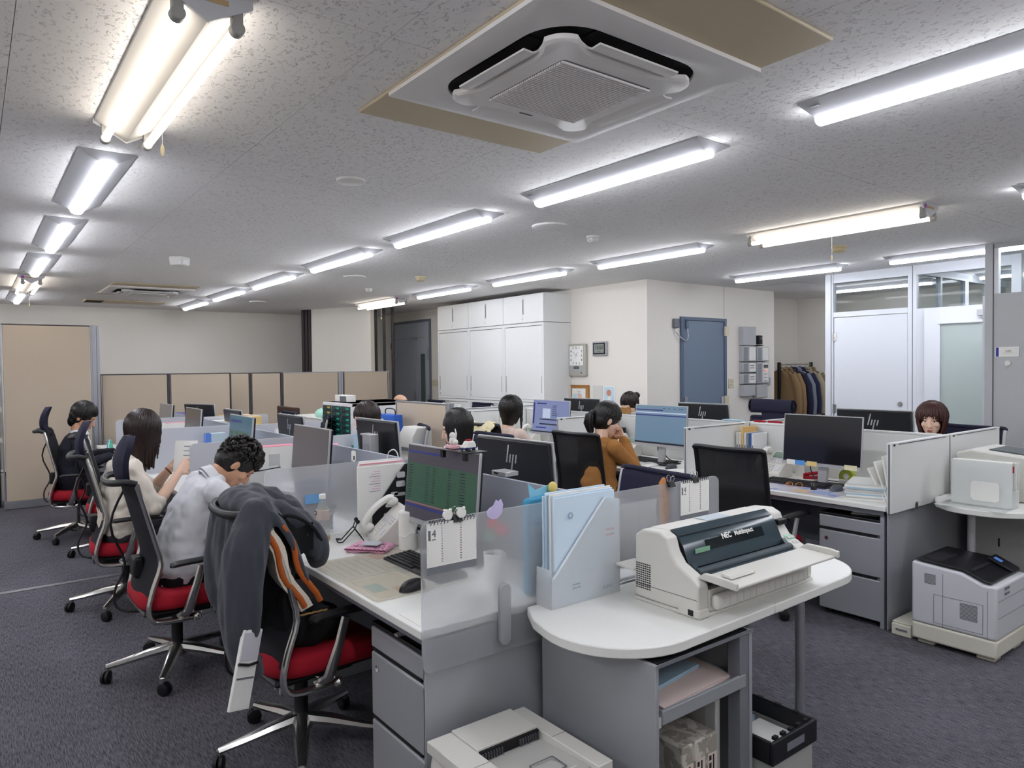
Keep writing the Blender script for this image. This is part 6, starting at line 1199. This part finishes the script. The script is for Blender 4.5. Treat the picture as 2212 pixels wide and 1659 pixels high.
MB().box(-.03, .13, -.01, .385, .0855, .10).o('shelf', BLACK, rs_, .003); rs_.location = (1.585, 2.36, .7005)
mt = thing('mint_roll', 'white and blue wrapped roll of mints on the black riser', 'sweets', (1.575, 2.66, .823)); MB().lathe([(.012, -.05), (.0135, -.045), (.0135, .05), (.012, .055)], n=16, axis='y').o('wrapper', mat('mint_blue', '#2b3f9b', .4), mt); MB().lathe([(.0138, -.02), (.0138, .048)], n=16, axis='y', cap=False).o('white_band', PAPER, mt); MB().ball((0, .062, 0), (.016, .014, .018), 8, 6).o('twist', PAPER, mt); text('ntos', .02, mat('mint_blue', '#2b3f9b', .4), mt, (-.0142, .012, 0), FACE_NX, bold=.0005)
mt.location = (1.575, 2.66, .8145)
FB = thing('black_file_holder', 'black slotted magazine file holding papers by the frosted screen', 'file holder', (1.47, 3.15, .7005))
pol = [(.07, 0), (.27, 0), (.27, .32), (.25, .32), (.07, .1)]
MB().prism(pol, 'y', 0, .004).o('side', BLACK, FB); MB().prism(pol, 'y', .096, .10).o('side', BLACK, FB); MB().box(.266, .27, .0042, .0958, 0, .32).o('spine', BLACK, FB); MB().box(.07, .266, .0042, .0958, 0, .004).o('floor', BLACK, FB)
for i, (a, b_, z) in enumerate(((.13, .18, .07), (.14, .20, .115), (.17, .21, .17), (.19, .25, .165), (.2, .25, .21), (.205, .25, .255))): MB().prism(rrect(a, b_, z, z + .018 if i < 4 else z + .03, .008, 4), 'y', -.0006, 0).o('slot', PAPERG, FB)
for i in range(4): MB().box(-.0 + .012 * i, .262, .012 + i * .02, .022 + i * .02, .005, .325 + .006 * i).o('paper', PAPER, FB, .001)
MB().box(.02, .262, .03, .033, .331, .337).o('pink_edge', mat('pink_edge', '#dd8fa0', .8), FB)
for i in range(9): MB().box(.06 + .013 * (i % 3), .12, .0108, .0118, .20 + i * .012, .202 + i * .012).o('printed_line', mat('pink_print', '#d77fb0', .8) if i % 3 else INKG, FB)
tag(MB().box(1.09, 1.30, 1.91, 2.05, .7005, .702).o('loose_sheet', PAPER), 'loose white sheet at the corner of the nearest desk behind the frosted screen', 'paper')
cup = thing('pen_cup', 'white cup with red and green ornaments behind the near frosted screen', 'pen cup', (1.47, 2.04, .7005)); MB().lathe([(.035, 0), (.04, .14), (.036, .14), (.032, .01)], n=18).o('cup', PAPER, cup)
for q, c, z in (((.0, .01), '#c03040', .24), ((.02, -.02), '#c84058', .22), ((-.02, 0), '#3f7a4a', .2)): MB().cyl((q[0], q[1], .02), (q[0], q[1], z), .003, n=6).o('stem', INKG, cup); MB().ball((q[0], q[1], z), (.024, .024, .02), 10, 8).o('ornament', mat('tint' + c, c, .7), cup)
bc = thing('blue_pouch', 'blue polka dot pencil pouch standing behind the near frosted screen', 'pouch', (1.60, 1.93, .7005), .15); MB().prism(rrect(-.075, .075, .0, .34, .02), 'y', 0, .03).o('case', mat('pouch_blue', '#3f93b8', .7), bc, .006)
for i in range(4):
    for j in range(6): MB().lathe([(.012, -.0012), (.012, -.0002)], (-.055 + i * .036 + .01 * (j % 2), 0, .03 + j * .05), 12, 'y').o('dot', mat('dot_pale', '#a9d3e2', .7), bc)
MB().prism([(-.02, .3), (.07, .3), (.07, .37), (.0, .36), (-.04, .39)], 'y', .031, .034).o('card_tab', mat('tab_cyan', '#8fcde0', .7), bc); MB().ball((.08, .02, .36), (.02, .016, .022), 10, 8).o('yellow_knob', mat('soft_yellow', '#e6cf7a', .7), bc)
# ---- things clipped to the near frosted screens
def calendar(x0, label):
    t = thing('screen_calendar', label, 'calendar', (x0, 1.842, .90), 0, 'April calendars clipped to the end screens'); w_ = .178
    MB().box(0, w_, -.0045, -.001, 0, .132).o('page', PAPER, t); MB().box(0, w_, -.003, -.001, -.022, -.001).o('backing_board', GREYD, t)
    rg = MB()
    for i in range(14):
        if 5 < i < 8: continue
        rg.tube([(.012 + i * .012, -.003 + .006 * math.cos(a), .134 + .007 * math.sin(a)) for a in np.linspace(0, 2 * PI, 9)[:-1]], .0012, 5, closed=True)
    stuff(rg.o('ring_binding', BLACK, t)); text('4', .032, INKG, t, (.024, -.0048, .10), FACE_NY); MB().box(.004, .012, -.005, -.0045, .082, .112).o('month_bar', INKG, t); text('APRIL', .006, INKG, t, (.024, -.0048, .083), FACE_NY)
    for c in range(2):
        for r in range(15):
            text(str(r + 1 + 15 * c), .006, mat('red_ink', '#c04848', .7) if (r + c) % 7 == 5 else INK, t, (.052 + c * .068, -.0048, .122 - r * .0078), FACE_NY)
            MB().box(.06 + c * .068, .105 + c * .068, -.0048, -.0045, .1185 - r * .0078, .1188 - r * .0078).o('rule', PAPERG, t)
    return t
calendar(1.075, 'April calendar clipped to the left frosted end screen'); calendar(2.243, 'April calendar clipped to the right frosted end screen')
def binder_clip(x, y, z, label, disc=False):
    t = thing('binder_clip', label, 'clip', (x, y, z), 0, 'black binder clips'); MB().prism([(-.014, 0), (.014, 0), (.004, .022), (-.004, .022)], 'x', -.016, .016).o('body', BLACK, t)
    for s in (-1, 1): MB().tube(smooth_path([(s * .009, -.004 * s, .018), (s * .011, -.01 * s, .035), (0, -.012 * s, .044), (-s * .011, -.01 * s, .035), (-s * .009, -.004 * s, .018)]), .0012, 5).o('loop', CHROME, t)
    return t
c1 = binder_clip(1.185, 1.846, 1.026, 'binder clip holding the left calendar'); binder_clip(2.335, 1.846, 1.024, 'binder clip holding the right calendar'); binder_clip(2.19, 1.846, 1.022, 'binder clip holding the orange towel')
for i, (xx, l) in enumerate(((1.148, 'white round clip ornament left of the calendar clip'), (1.198, 'white round clip ornament above the calendar clip'))): o = thing('clip_ornament', l, 'ornament', (xx, 1.838, 1.052)); MB().lathe([(.016, -.004), (.0165, 0), (.016, .004)], n=20, axis='y').ball((-.01, 0, .014), .005, 8, 6).ball((.01, 0, .014), .005, 8, 6).o('disc', PAPER, o)
li = thing('lilac_cutout', 'lilac cloud-shaped paper cutout stuck on the frosted screen edge', 'ornament', (1.33, 1.843, 1.045)); MB().prism([(-.03, -.02), (-.012, -.032), (.01, -.03), (.028, -.014), (.032, .012), (.024, .03), (.014, .024), (.004, .03), (-.006, .012), (-.022, .006), (-.034, -.004)], 'y', -.0025, 0).o('card', mat('lilac_card', '#c9bfe4', .7), li)
tw = thing('orange_towel', 'orange cloth strip clipped to the right frosted screen', 'towel', (2.165, 1.866, .86)); g_ = MB(); g_.tube([(0, 0, 0), (.005, 0, .09), (0, 0, .18), (-.002, -.006, .2)], [.018, .022, .02, .008], 8, flat=.5, up=(0, 1, 0)); g_.tube([(.028, .004, .03), (.02, 0, .12), (.005, 0, .195)], [.014, .016, .01], 8, flat=.5, up=(0, 1, 0)); remeshed(g_, 'cloth', mat('orange_cloth', '#c98a55', .9), tw, .004, 2, .004, 40, 1)
for i, (x0, x1, z0, z1, c, l) in enumerate(((1.17, 1.39, .72, .905, '#d4d6dc', 'white sheet taped behind the bottle screen'), (1.245, 1.335, .86, .905, '#74a8da', 'blue sticky note on the bottle screen'), (1.20, 1.36, .91, .985, '#c9ccd8', 'upper pale sheet taped behind the bottle screen'))): tag(MB().box(x0, x1, 3.262 - i * .0012 if i == 1 else 3.2765, 3.263 - i * .0012 if i == 1 else 3.2775, z0, z1).o('taped_sheet', mat('tint' + c, c, .8)), l, 'paper')
for x0, x1, l in ((1.83, 2.02, 'white sheet behind the right frosted screen, left one'), (2.03, 2.12, 'white sheet behind the right frosted screen, narrow one')): tag(MB().box(x0, x1, 1.8585, 1.8605, .74, .98).o('taped_sheet', PAPER), l, 'paper')
hub = thing('usb_hub', 'small silver box on the divider behind the blue file box', 'usb hub', (1.80, 2.40, 1.0355)); MB().box(-.012, .06, 0, .1, 0, .02).o('case', SILV, hub, .003); MB().box(-.013, -.0122, .05, .08, .006, .014).o('port', INK, hub)
wcl = thing('white_clip', 'slim white clip standing on the frosted screen by the papers', 'clip', (1.50, 3.27, 1.0405)); MB().prism(rrect(-.01, .01, 0, .055, .009), 'y', -.005, .005).o('clip', PAPER, wcl, .001); MB().box(-.003, .003, -.0056, -.005, .01, .03).o('slot', INK, wcl)
wcb = thing('white_cable', 'white cable looped over the grey divider near the pink clip', 'cable', (1.78, 3.42, 1.0365)); MB().tube(smooth_path([(-.02, 0, -.1), (-.014, 0, .0), (-.01, -.02, .025), (.01, -.03, .03), (.02, -.05, .0), (.02, -.06, -.08)]), .003, 6).o('lead', PAPER, wcb)
# toys on the spreadsheet monitor
ts_ = thing('monitor_shelf', 'small black shelf on top of the spreadsheet monitor', 'shelf', (1.545, 2.36, 1.171)); MB().box(-.05, .05, -.11, .11, 0, .004).o('tray', BLACK, ts_, .001); MB().box(-.045, -.03, -.09, -.07, -.03, 0).box(-.045, -.03, .07, .09, -.03, 0).o('hook', BLACK, ts_)
tc = thing('toy_car', 'white toy rescue car with red roof light on the monitor shelf', 'toy', (1.545, 2.315, 1.1755), PI); MB().prism([(-.028, .006), (.03, .006), (.03, .02), (.018, .024), (.01, .038), (-.02, .038), (-.028, .024)], 'y', -.016, .016).o('body', PAPER, tc, .004); MB().box(-.012, .006, -.01, .01, .0385, .045).o('roof_light', RED, tc, .002)
for a in (-.016, .018):
    for s in (-1, 1): MB().lathe([(.007, -.003), (.007, .003)], (a, s * .015, .007), 12, 'y').o('wheel', INK, tc)
MB().box(-.03, .03, -.0165, .0165, .008, .013).o('blue_stripe', mat('mint_blue', '#2b3f9b', .4), tc)
tf = thing('toy_figure', 'plain white figurine on a pink base on the monitor shelf', 'toy', (1.545, 2.42, 1.1755)); MB().box(-.022, .022, -.03, .03, 0, .014).o('base', mat('toy_pink', '#e6b3bd', .6), tf, .003); MB().ball((0, .008, .03), (.014, .014, .018), 12, 8).ball((0, .008, .052), .013, 12, 8).ball((0, -.015, .026), (.01, .012, .012), 10, 8).tube([(0, -.012, .03), (0, -.02, .06), (0, -.012, .08)], [.004, .004, .002], 6).o('figure', PAPER, tf)
# ---------------------------------------------------------------- other grey-divider desks
def files(x, y, n, label, rz=0, z=.7005, h=.31, w=.24, cols=(PAPER, PAPERG), edge=True):
    t = thing('standing_files', label, 'files', (x, y, z), rz); 
    for i in range(n): MB().box(0, w, i * .017, i * .017 + .014, 0, h - .008 * (i % 3)).o('file', cols[i % len(cols)], t, .001)
    if edge: MB().box(.02, w, .002, n * .017 - .004, h + .0005, h + .004).o('red_edge', mat('pink_edge', '#dd8fa0', .8), t)
    MB().box(.05, .12, -.0008, 0, h * .45, h * .85).o('printed_block', PAPERG, t); return t
files(1.44, 4.50, 6, 'white standing files with pink edges left of the blank grey monitor'); files(1.42, 7.22, 6, 'white standing files with red edges under the dark brown screen'); files(1.90, 4.35, 5, 'white folders with pink edges behind the blue spray bottle', 1.2, h=.29, w=.26); files(2.05, 6.0, 3, 'standing white forms beside the far grey box', h=.30, w=.3)
lf = thing('leaning_folder', 'open grey form folder leaning on the desk of the curly-haired man', 'folder', (1.36, 4.28, .7005), .5); MB().box(0, .3, 0, .004, 0, .22, M=Matrix.Rotation(-.5, 4, 'X')).o('cover', PAPERG, lf); MB().box(0.01, .29, -.0015, 0, .2, .206, M=Matrix.Rotation(-.5, 4, 'X')).o('black_rule', INK, lf)
sheaf('paper_stack', 'stack of papers on the desk right in front of the curly-haired man', 'papers', (1.36, 3.98, .7005), .2, [PAPER, PAPERG, PAPER], .3, .3, .06, 8); sheaf('paper_stack', 'dark clipped papers behind the curly-haired man\'s stack', 'papers', (1.58, 4.32, .7005), .4, [PAPERG, INKG, PAPER], .22, .26, .09, 7)
sheaf('paper_stack', 'white papers spread on the desk of the woman in cream', 'papers', (1.28, 4.95, .7005), .1, [PAPER], .3, .26, .012, 3)
bb = thing('blue_binder', 'blue plastic wrapped binder beside the teal screen', 'binder', (1.47, 5.93, .7005)); MB().box(0, .15, 0, .06, 0, .30).o('cover', mat('binder_paleblue', '#b9cdd8', .5), bb, .003); MB().box(-.003, .04, -.003, .063, .0, .30).o('spine', mat('binder_blue', '#5f86d8', .25), bb, .004)
bf2 = thing('blue_folder', 'bright blue folder on a letter tray between the farthest monitors', 'folder', (1.82, 8.55, .96)); MB().box(0, .2, 0, .5, 0, .05).o('cover', mat('deep_blue', '#2a2f9e', .4), bf2, .008)
lt = thing('letter_tray', 'black letter tray holding the bright blue folder', 'tray', (1.81, 8.52, .7005)); 
for z in (0, .12, .24): MB().box(0, .24, 0, .56, z, z + .006).o('shelf', BLACK, lt)
for a in (0, .55): MB().box(0, .24, a, a + .006, 0, .258).o('side', BLACK, lt)
sheaf('envelope_stack', 'yellow envelopes stacked on the far aisle-side desk', 'envelopes', (2.2, 7.55, .7005), 0, [mat('manila', '#d8bd84', .8)], .3, .5, .33, 10); sheaf('paper_stack', 'pale blue sheet drooping over the far divider', 'papers', (1.95, 7.2, .95), 0, [ENVB, PAPER], .22, .5, .055, 4, .0)
sheaf('paper_stack', 'papers supporting the pale blue sheet on the far desk', 'papers', (1.96, 7.2, .7005), 0, [PAPER], .2, .45, .248, 8)
gbx = thing('grey_speaker_box', 'tall grey box standing beside the second monitor back', 'box', (1.87, 3.85, .7005)); MB().box(0, .06, 0, .13, 0, .41).o('case', SILV, gbx, .004); MB().box(-.002, 0, .1, .125, .01, .4).o('dark_edge', INK, gbx)
sbt = thing('spray_bottle', 'blue liquid spray bottle with white cap beside the pen holder', 'bottle', (1.88, 4.5, .7005)); MB().lathe([(.03, 0), (.032, .02), (.032, .22), (.02, .26), (.012, .28)], n=18).o('bottle', mat('blue_liquid', '#5d93c4', .2), sbt); MB().lathe([(.014, .28), (.016, .30), (.015, .33), (.006, .345)], n=14).o('cap', PAPER, sbt)
pn = thing('pen_holder', 'pen holder with mint green pens on the aisle-side desk', 'pen holder', (1.9, 4.22, .7005)); MB().box(0, .07, 0, .09, 0, .22).o('box', PAPER, pn, .003)
for i, c in enumerate(('#6cc0a8', '#6cc0a8', '#2c3fa8', '#222226', '#7fd0b8')): MB().tube([(.03, .02 + i * .012, .1), (.02 + .01 * i, .0 + i * .015 - .02, .32 - .015 * i)], .006, 8).o('pen', mat('pen' + c, c, .4), pn)
lb = thing('folder_paleblue', 'pale blue folder standing behind the spray bottle', 'folder', (2.1, 4.55, .7005)); MB().prism([(0, 0), (.26, 0), (.26, .3), (.22, .35), (0, .35)], 'y', 0, .02).o('cover', ENVB, lb)
for i, (c, l) in enumerate((('#3fa0c8', 'blue capped'), ('#f0f0ee', 'white capped'), ('#58c0a0', 'green capped'))): v = thing('small_bottle', 'small %s bottle on the desk before the man in the suit' % l, 'bottle', (1.12, 8.36 - i * .07, .7005)); MB().lathe([(.018, 0), (.018, .06), (.01, .075)], n=12).o('bottle', mat('tint' + c, c, .4), v); MB().lathe([(.011, .075), (.011, .10)], n=12).o('cap', mat('tint' + c, c, .4), v)
nb_ = thing('notepad', 'yellow note in the hand of the man in the suit', 'note', (1.12, 7.42, .7005)); MB().box(-.04, .04, -.05, .05, 0, .012).o('pad', mat('soft_yellow', '#e6cf7a', .7), nb_)
# cable on the nearest pedestal
pcb = thing('usb_cable', 'white cable with a metal plug lying on the nearest pedestal', 'cable', (1.2, 2.03, .6125)); MB().tube(smooth_path([(-.06, .06, .005), (.0, .03, .005), (.08, .0, .005), (.16, .02, .005), (.22, -.03, .005)]), .003, 6).o('lead', PAPER, pcb); MB().box(-.1, -.055, .05, .072, .001, .009).o('plug', SILV, pcb)
# ---------------------------------------------------------------- white-panelled desks
STK = (('#dfa94e', 'yellow'), ('#4f93dd', 'blue'))
for i, (yy, c, l, w_) in enumerate(((2.67, '#f0eee6', 'white', .06), (2.605, '#5b9de0', 'blue', .07), (2.52, '#ecd08a', 'yellow', .07), (2.26, '#ece2bc', 'cream', .08))): tag(MB().box(4.402, 4.4035, yy - w_ / 2, yy + w_ / 2, .826, .858).o('sticky_note', mat('tint' + c, c, .8)), '%s paper note stuck along the bottom of the switched-off monitor' % l, 'note')
mp_ = thing('map_mat', 'printed map sheet lying under the keyboard of the empty right desk', 'desk mat', (4.07, 2.2, .7005)); MB().box(0, .36, 0, .78, 0, .0012).o('sheet', mat('map_tint', '#b6b5bf', .5, mottle=(9, '#7f8fc0', .52, .6)), mp_); MB().box(.02, .14, .12, .3, .0012, .0016).o('tan_patch', mat('map_tan', '#c9b08f', .6), mp_); MB().box(.05, .16, .08, .2, .0016, .002).o('blue_patch', mat('map_blue', '#8f9fc8', .6), mp_)
sheaf('paper_stack', 'thick stack of white papers at the corner of the right desk', 'papers', (4.27, 2.08, .7005), .35, [PAPER, PAPERG, PAPER, ENVB], .30, .22, .095, 10); 
lp_ = thing('leaning_papers', 'thick white folders leaning against the white end panel', 'folders', (4.17, 1.9, .7005)); 
for i in range(3): MB().box(-.01, .14, i * .012, i * .012 + .010, 0, .27 - .02 * i, M=Matrix.Rotation(-.18 - .16 * i, 4, 'X')).o('folder', PAPER, lp_, .002)
td = thing('tape_dispenser', 'round green and cream tape dispenser under the switched-off monitor', 'tape dispenser', (4.58, 2.37, .7005)); MB().lathe([(.05, -.02), (.055, -.01), (.055, .01), (.05, .02)], (0, 0, .055), 24, 'x').o('wheel', mat('lime_green', '#b5c04a', .4), td); MB().box(-.022, .022, -.055, .055, 0, .045).o('base', PAPER, td, .012, 3); MB().lathe([(.018, -.024), (.018, -.02)], (0, 0, .06), 16, 'x').o('hub', PAPER, td)
pu = thing('hole_punch', 'red hole punch behind the right keyboard', 'punch', (4.66, 2.66, .7005), .4); MB().box(-.03, .03, -.06, .06, 0, .02).o('base', RED, pu, .005); MB().prism([(-.06, .035), (.06, .022), (.06, .034), (-.06, .058)], 'x', -.025, .025).o('lever', RED, pu, .005); MB().box(-.02, .02, -.02, .02, .02, .035).o('spring_block', CHROME, pu)
wcu = thing('white_cylinder', 'white paper cylinder behind the sticky notes', 'cylinder', (4.7, 2.78, .7005)); MB().lathe([(.03, 0), (.03, .15), (.025, .152)], n=20).o('tube', PAPER, wcu)
gl = thing('orange_glasses', 'orange folded glasses lying before the right keyboard', 'glasses', (4.26, 2.56, .7017), .3)
for s in (-1, 1): MB().tube([(.012 * math.sin(a), s * .03 + .022 * math.cos(a), .014 + .012 * math.sin(a)) for a in np.linspace(0, 2 * PI, 12)[:-1]], .002, 5, closed=True).o('rim', mat('glasses_orange', '#d98b3a', .4), gl); MB().tube([(0, s * .053, .014), (.07, s * .03, .006), (.10, -s * .02, .004)], .002, 5).o('temple', mat('glasses_orange', '#d98b3a', .4), gl)
bclip = binder_clip(4.25, 2.42, .702, 'black binder clip lying before the right keyboard')
BKC = ('#dcdad4', '#e7e5df', '#e0b877', '#d8d8d6', '#7f8d96', '#3d5d9a', '#e8e8e8')
for i, c in enumerate(BKC): b_ = thing('book', '%s book standing by the white panel, number %s from the mesh chair' % (('pale grey', 'white', 'tan', 'light', 'slate', 'blue', 'thick white')[i], ('one', 'two', 'three', 'four', 'five', 'six', 'seven')[i]), 'book', (4.60 - .03 * 0, 3.24 - i * .022, .7005), 0, 'books by the white panel'); MB().box(0, .17, -.019, 0, 0, .29 if i != 2 else .335).o('cover', mat('tint' + c, c, .7), b_, .001); MB().box(-.0008, 0, -.014, -.005, .05, .2).o('spine_print', INKG, b_)
for i, c in enumerate(BKC): pass
ckb = box('cork_box', mat('cork', '#b98a55', .9), None, 4.79, 4.86, 4.56, 4.66, 1.0585, 1.118, .003); tag(ckb, 'small cork box on top of the white panel before the bowed woman', 'box')
for i, (y0, y1) in enumerate(((3.0, 3.12), (3.14, 3.24))): tag(MB().box(4.83, 4.836, y0, y1, 1.0575, 1.072).o('red_label', RED), 'red label strip on the white divider, %s one' % ('right', 'left')[i], 'label')
tag(MB().box(4.78, 4.85, 3.33, 3.5, 1.0575, 1.066).o('loose_sheet', ENVB), 'pale blue paper lying on the white divider', 'paper')
bk2 = thing('open_book', 'open printed booklet before the woman in brown', 'booklet', (4.24, 3.95, .7005), .2); MB().sheet([[(-.12 + .24 * v / 2, -.17 + .34 * u / 10, .006 + .03 * abs(math.sin(u / 10 * PI * 2)) * (1 if u > 5 else .4)) for u in range(11)] for v in range(3)], .005, (0, 0, 1)).o('pages', PAPER, bk2)
for i in range(4): MB().box(-.08 + .04 * i, -.075 + .04 * i, -.13, -.03, .0195, .0205).o('printed_line', INKG, bk2)
sheaf('paper_stack', 'loose printed sheets at the front of the brown-sweater woman\'s desk', 'papers', (4.2, 3.46, .7005), -.2, [PAPER], .28, .26, .008, 3); pnn = thing('pen', 'black pen on the papers of the woman in brown', 'pen', (4.14, 3.72, .7055), .4); MB().cyl((-.06, 0, .004), (.06, 0, .004), .0045, n=8).cyl((.06, 0, .004), (.072, 0, .004), .0045, .001, n=8).o('barrel', BLACK, pnn)
bfb = thing('black_file_box', 'black file box behind the white phone of the woman in brown', 'file holder', (4.55, 4.52, .7005)); MB().prism([(0, 0), (.2, 0), (.2, .24), (.12, .24), (0, .1)], 'y', 0, .08).o('box', BLACK, bfb, .003)
files(4.35, 5.9, 3, 'white folders leaning in front of the woman in pink', .3, h=.3, w=.25, edge=False)
# magazines on the right pedestal
sheaf('magazines', 'pile of magazines on top of the right pedestal', 'magazines', (4.28, 2.03, .6125), .3, [PAPERG, PAPER], .25, .24, .03, 4); pot = thing('black_bowl', 'small black bowl on the right pedestal', 'bowl', (4.20, 2.21, .6125)); MB().lathe([(.03, 0), (.05, .02), (.052, .04), (.046, .04), (.03, .01)], n=18).o('bowl', BLACK, pot)
# cables behind the right monitors
for i, (x, y, l) in enumerate(((4.55, 2.52, 'black monitor cables behind the switched-off monitor'), (4.57, 3.87, 'black monitor cables behind the blue-grey window monitor'))): cc = thing('monitor_cable', l, 'cable', (x, y, .7005)); MB().tube(smooth_path([(-.09, .04, .16), (-.06, .06, .1), (.0, .07, .03), (.08, .1, .005)]), .004, 6).o('lead', BLACK, cc); MB().tube(smooth_path([(-.09, -.02, .16), (-.05, .0, .08), (.02, .0, .02), (.1, -.05, .005)]), .004, 6).o('lead', BLACK, cc)
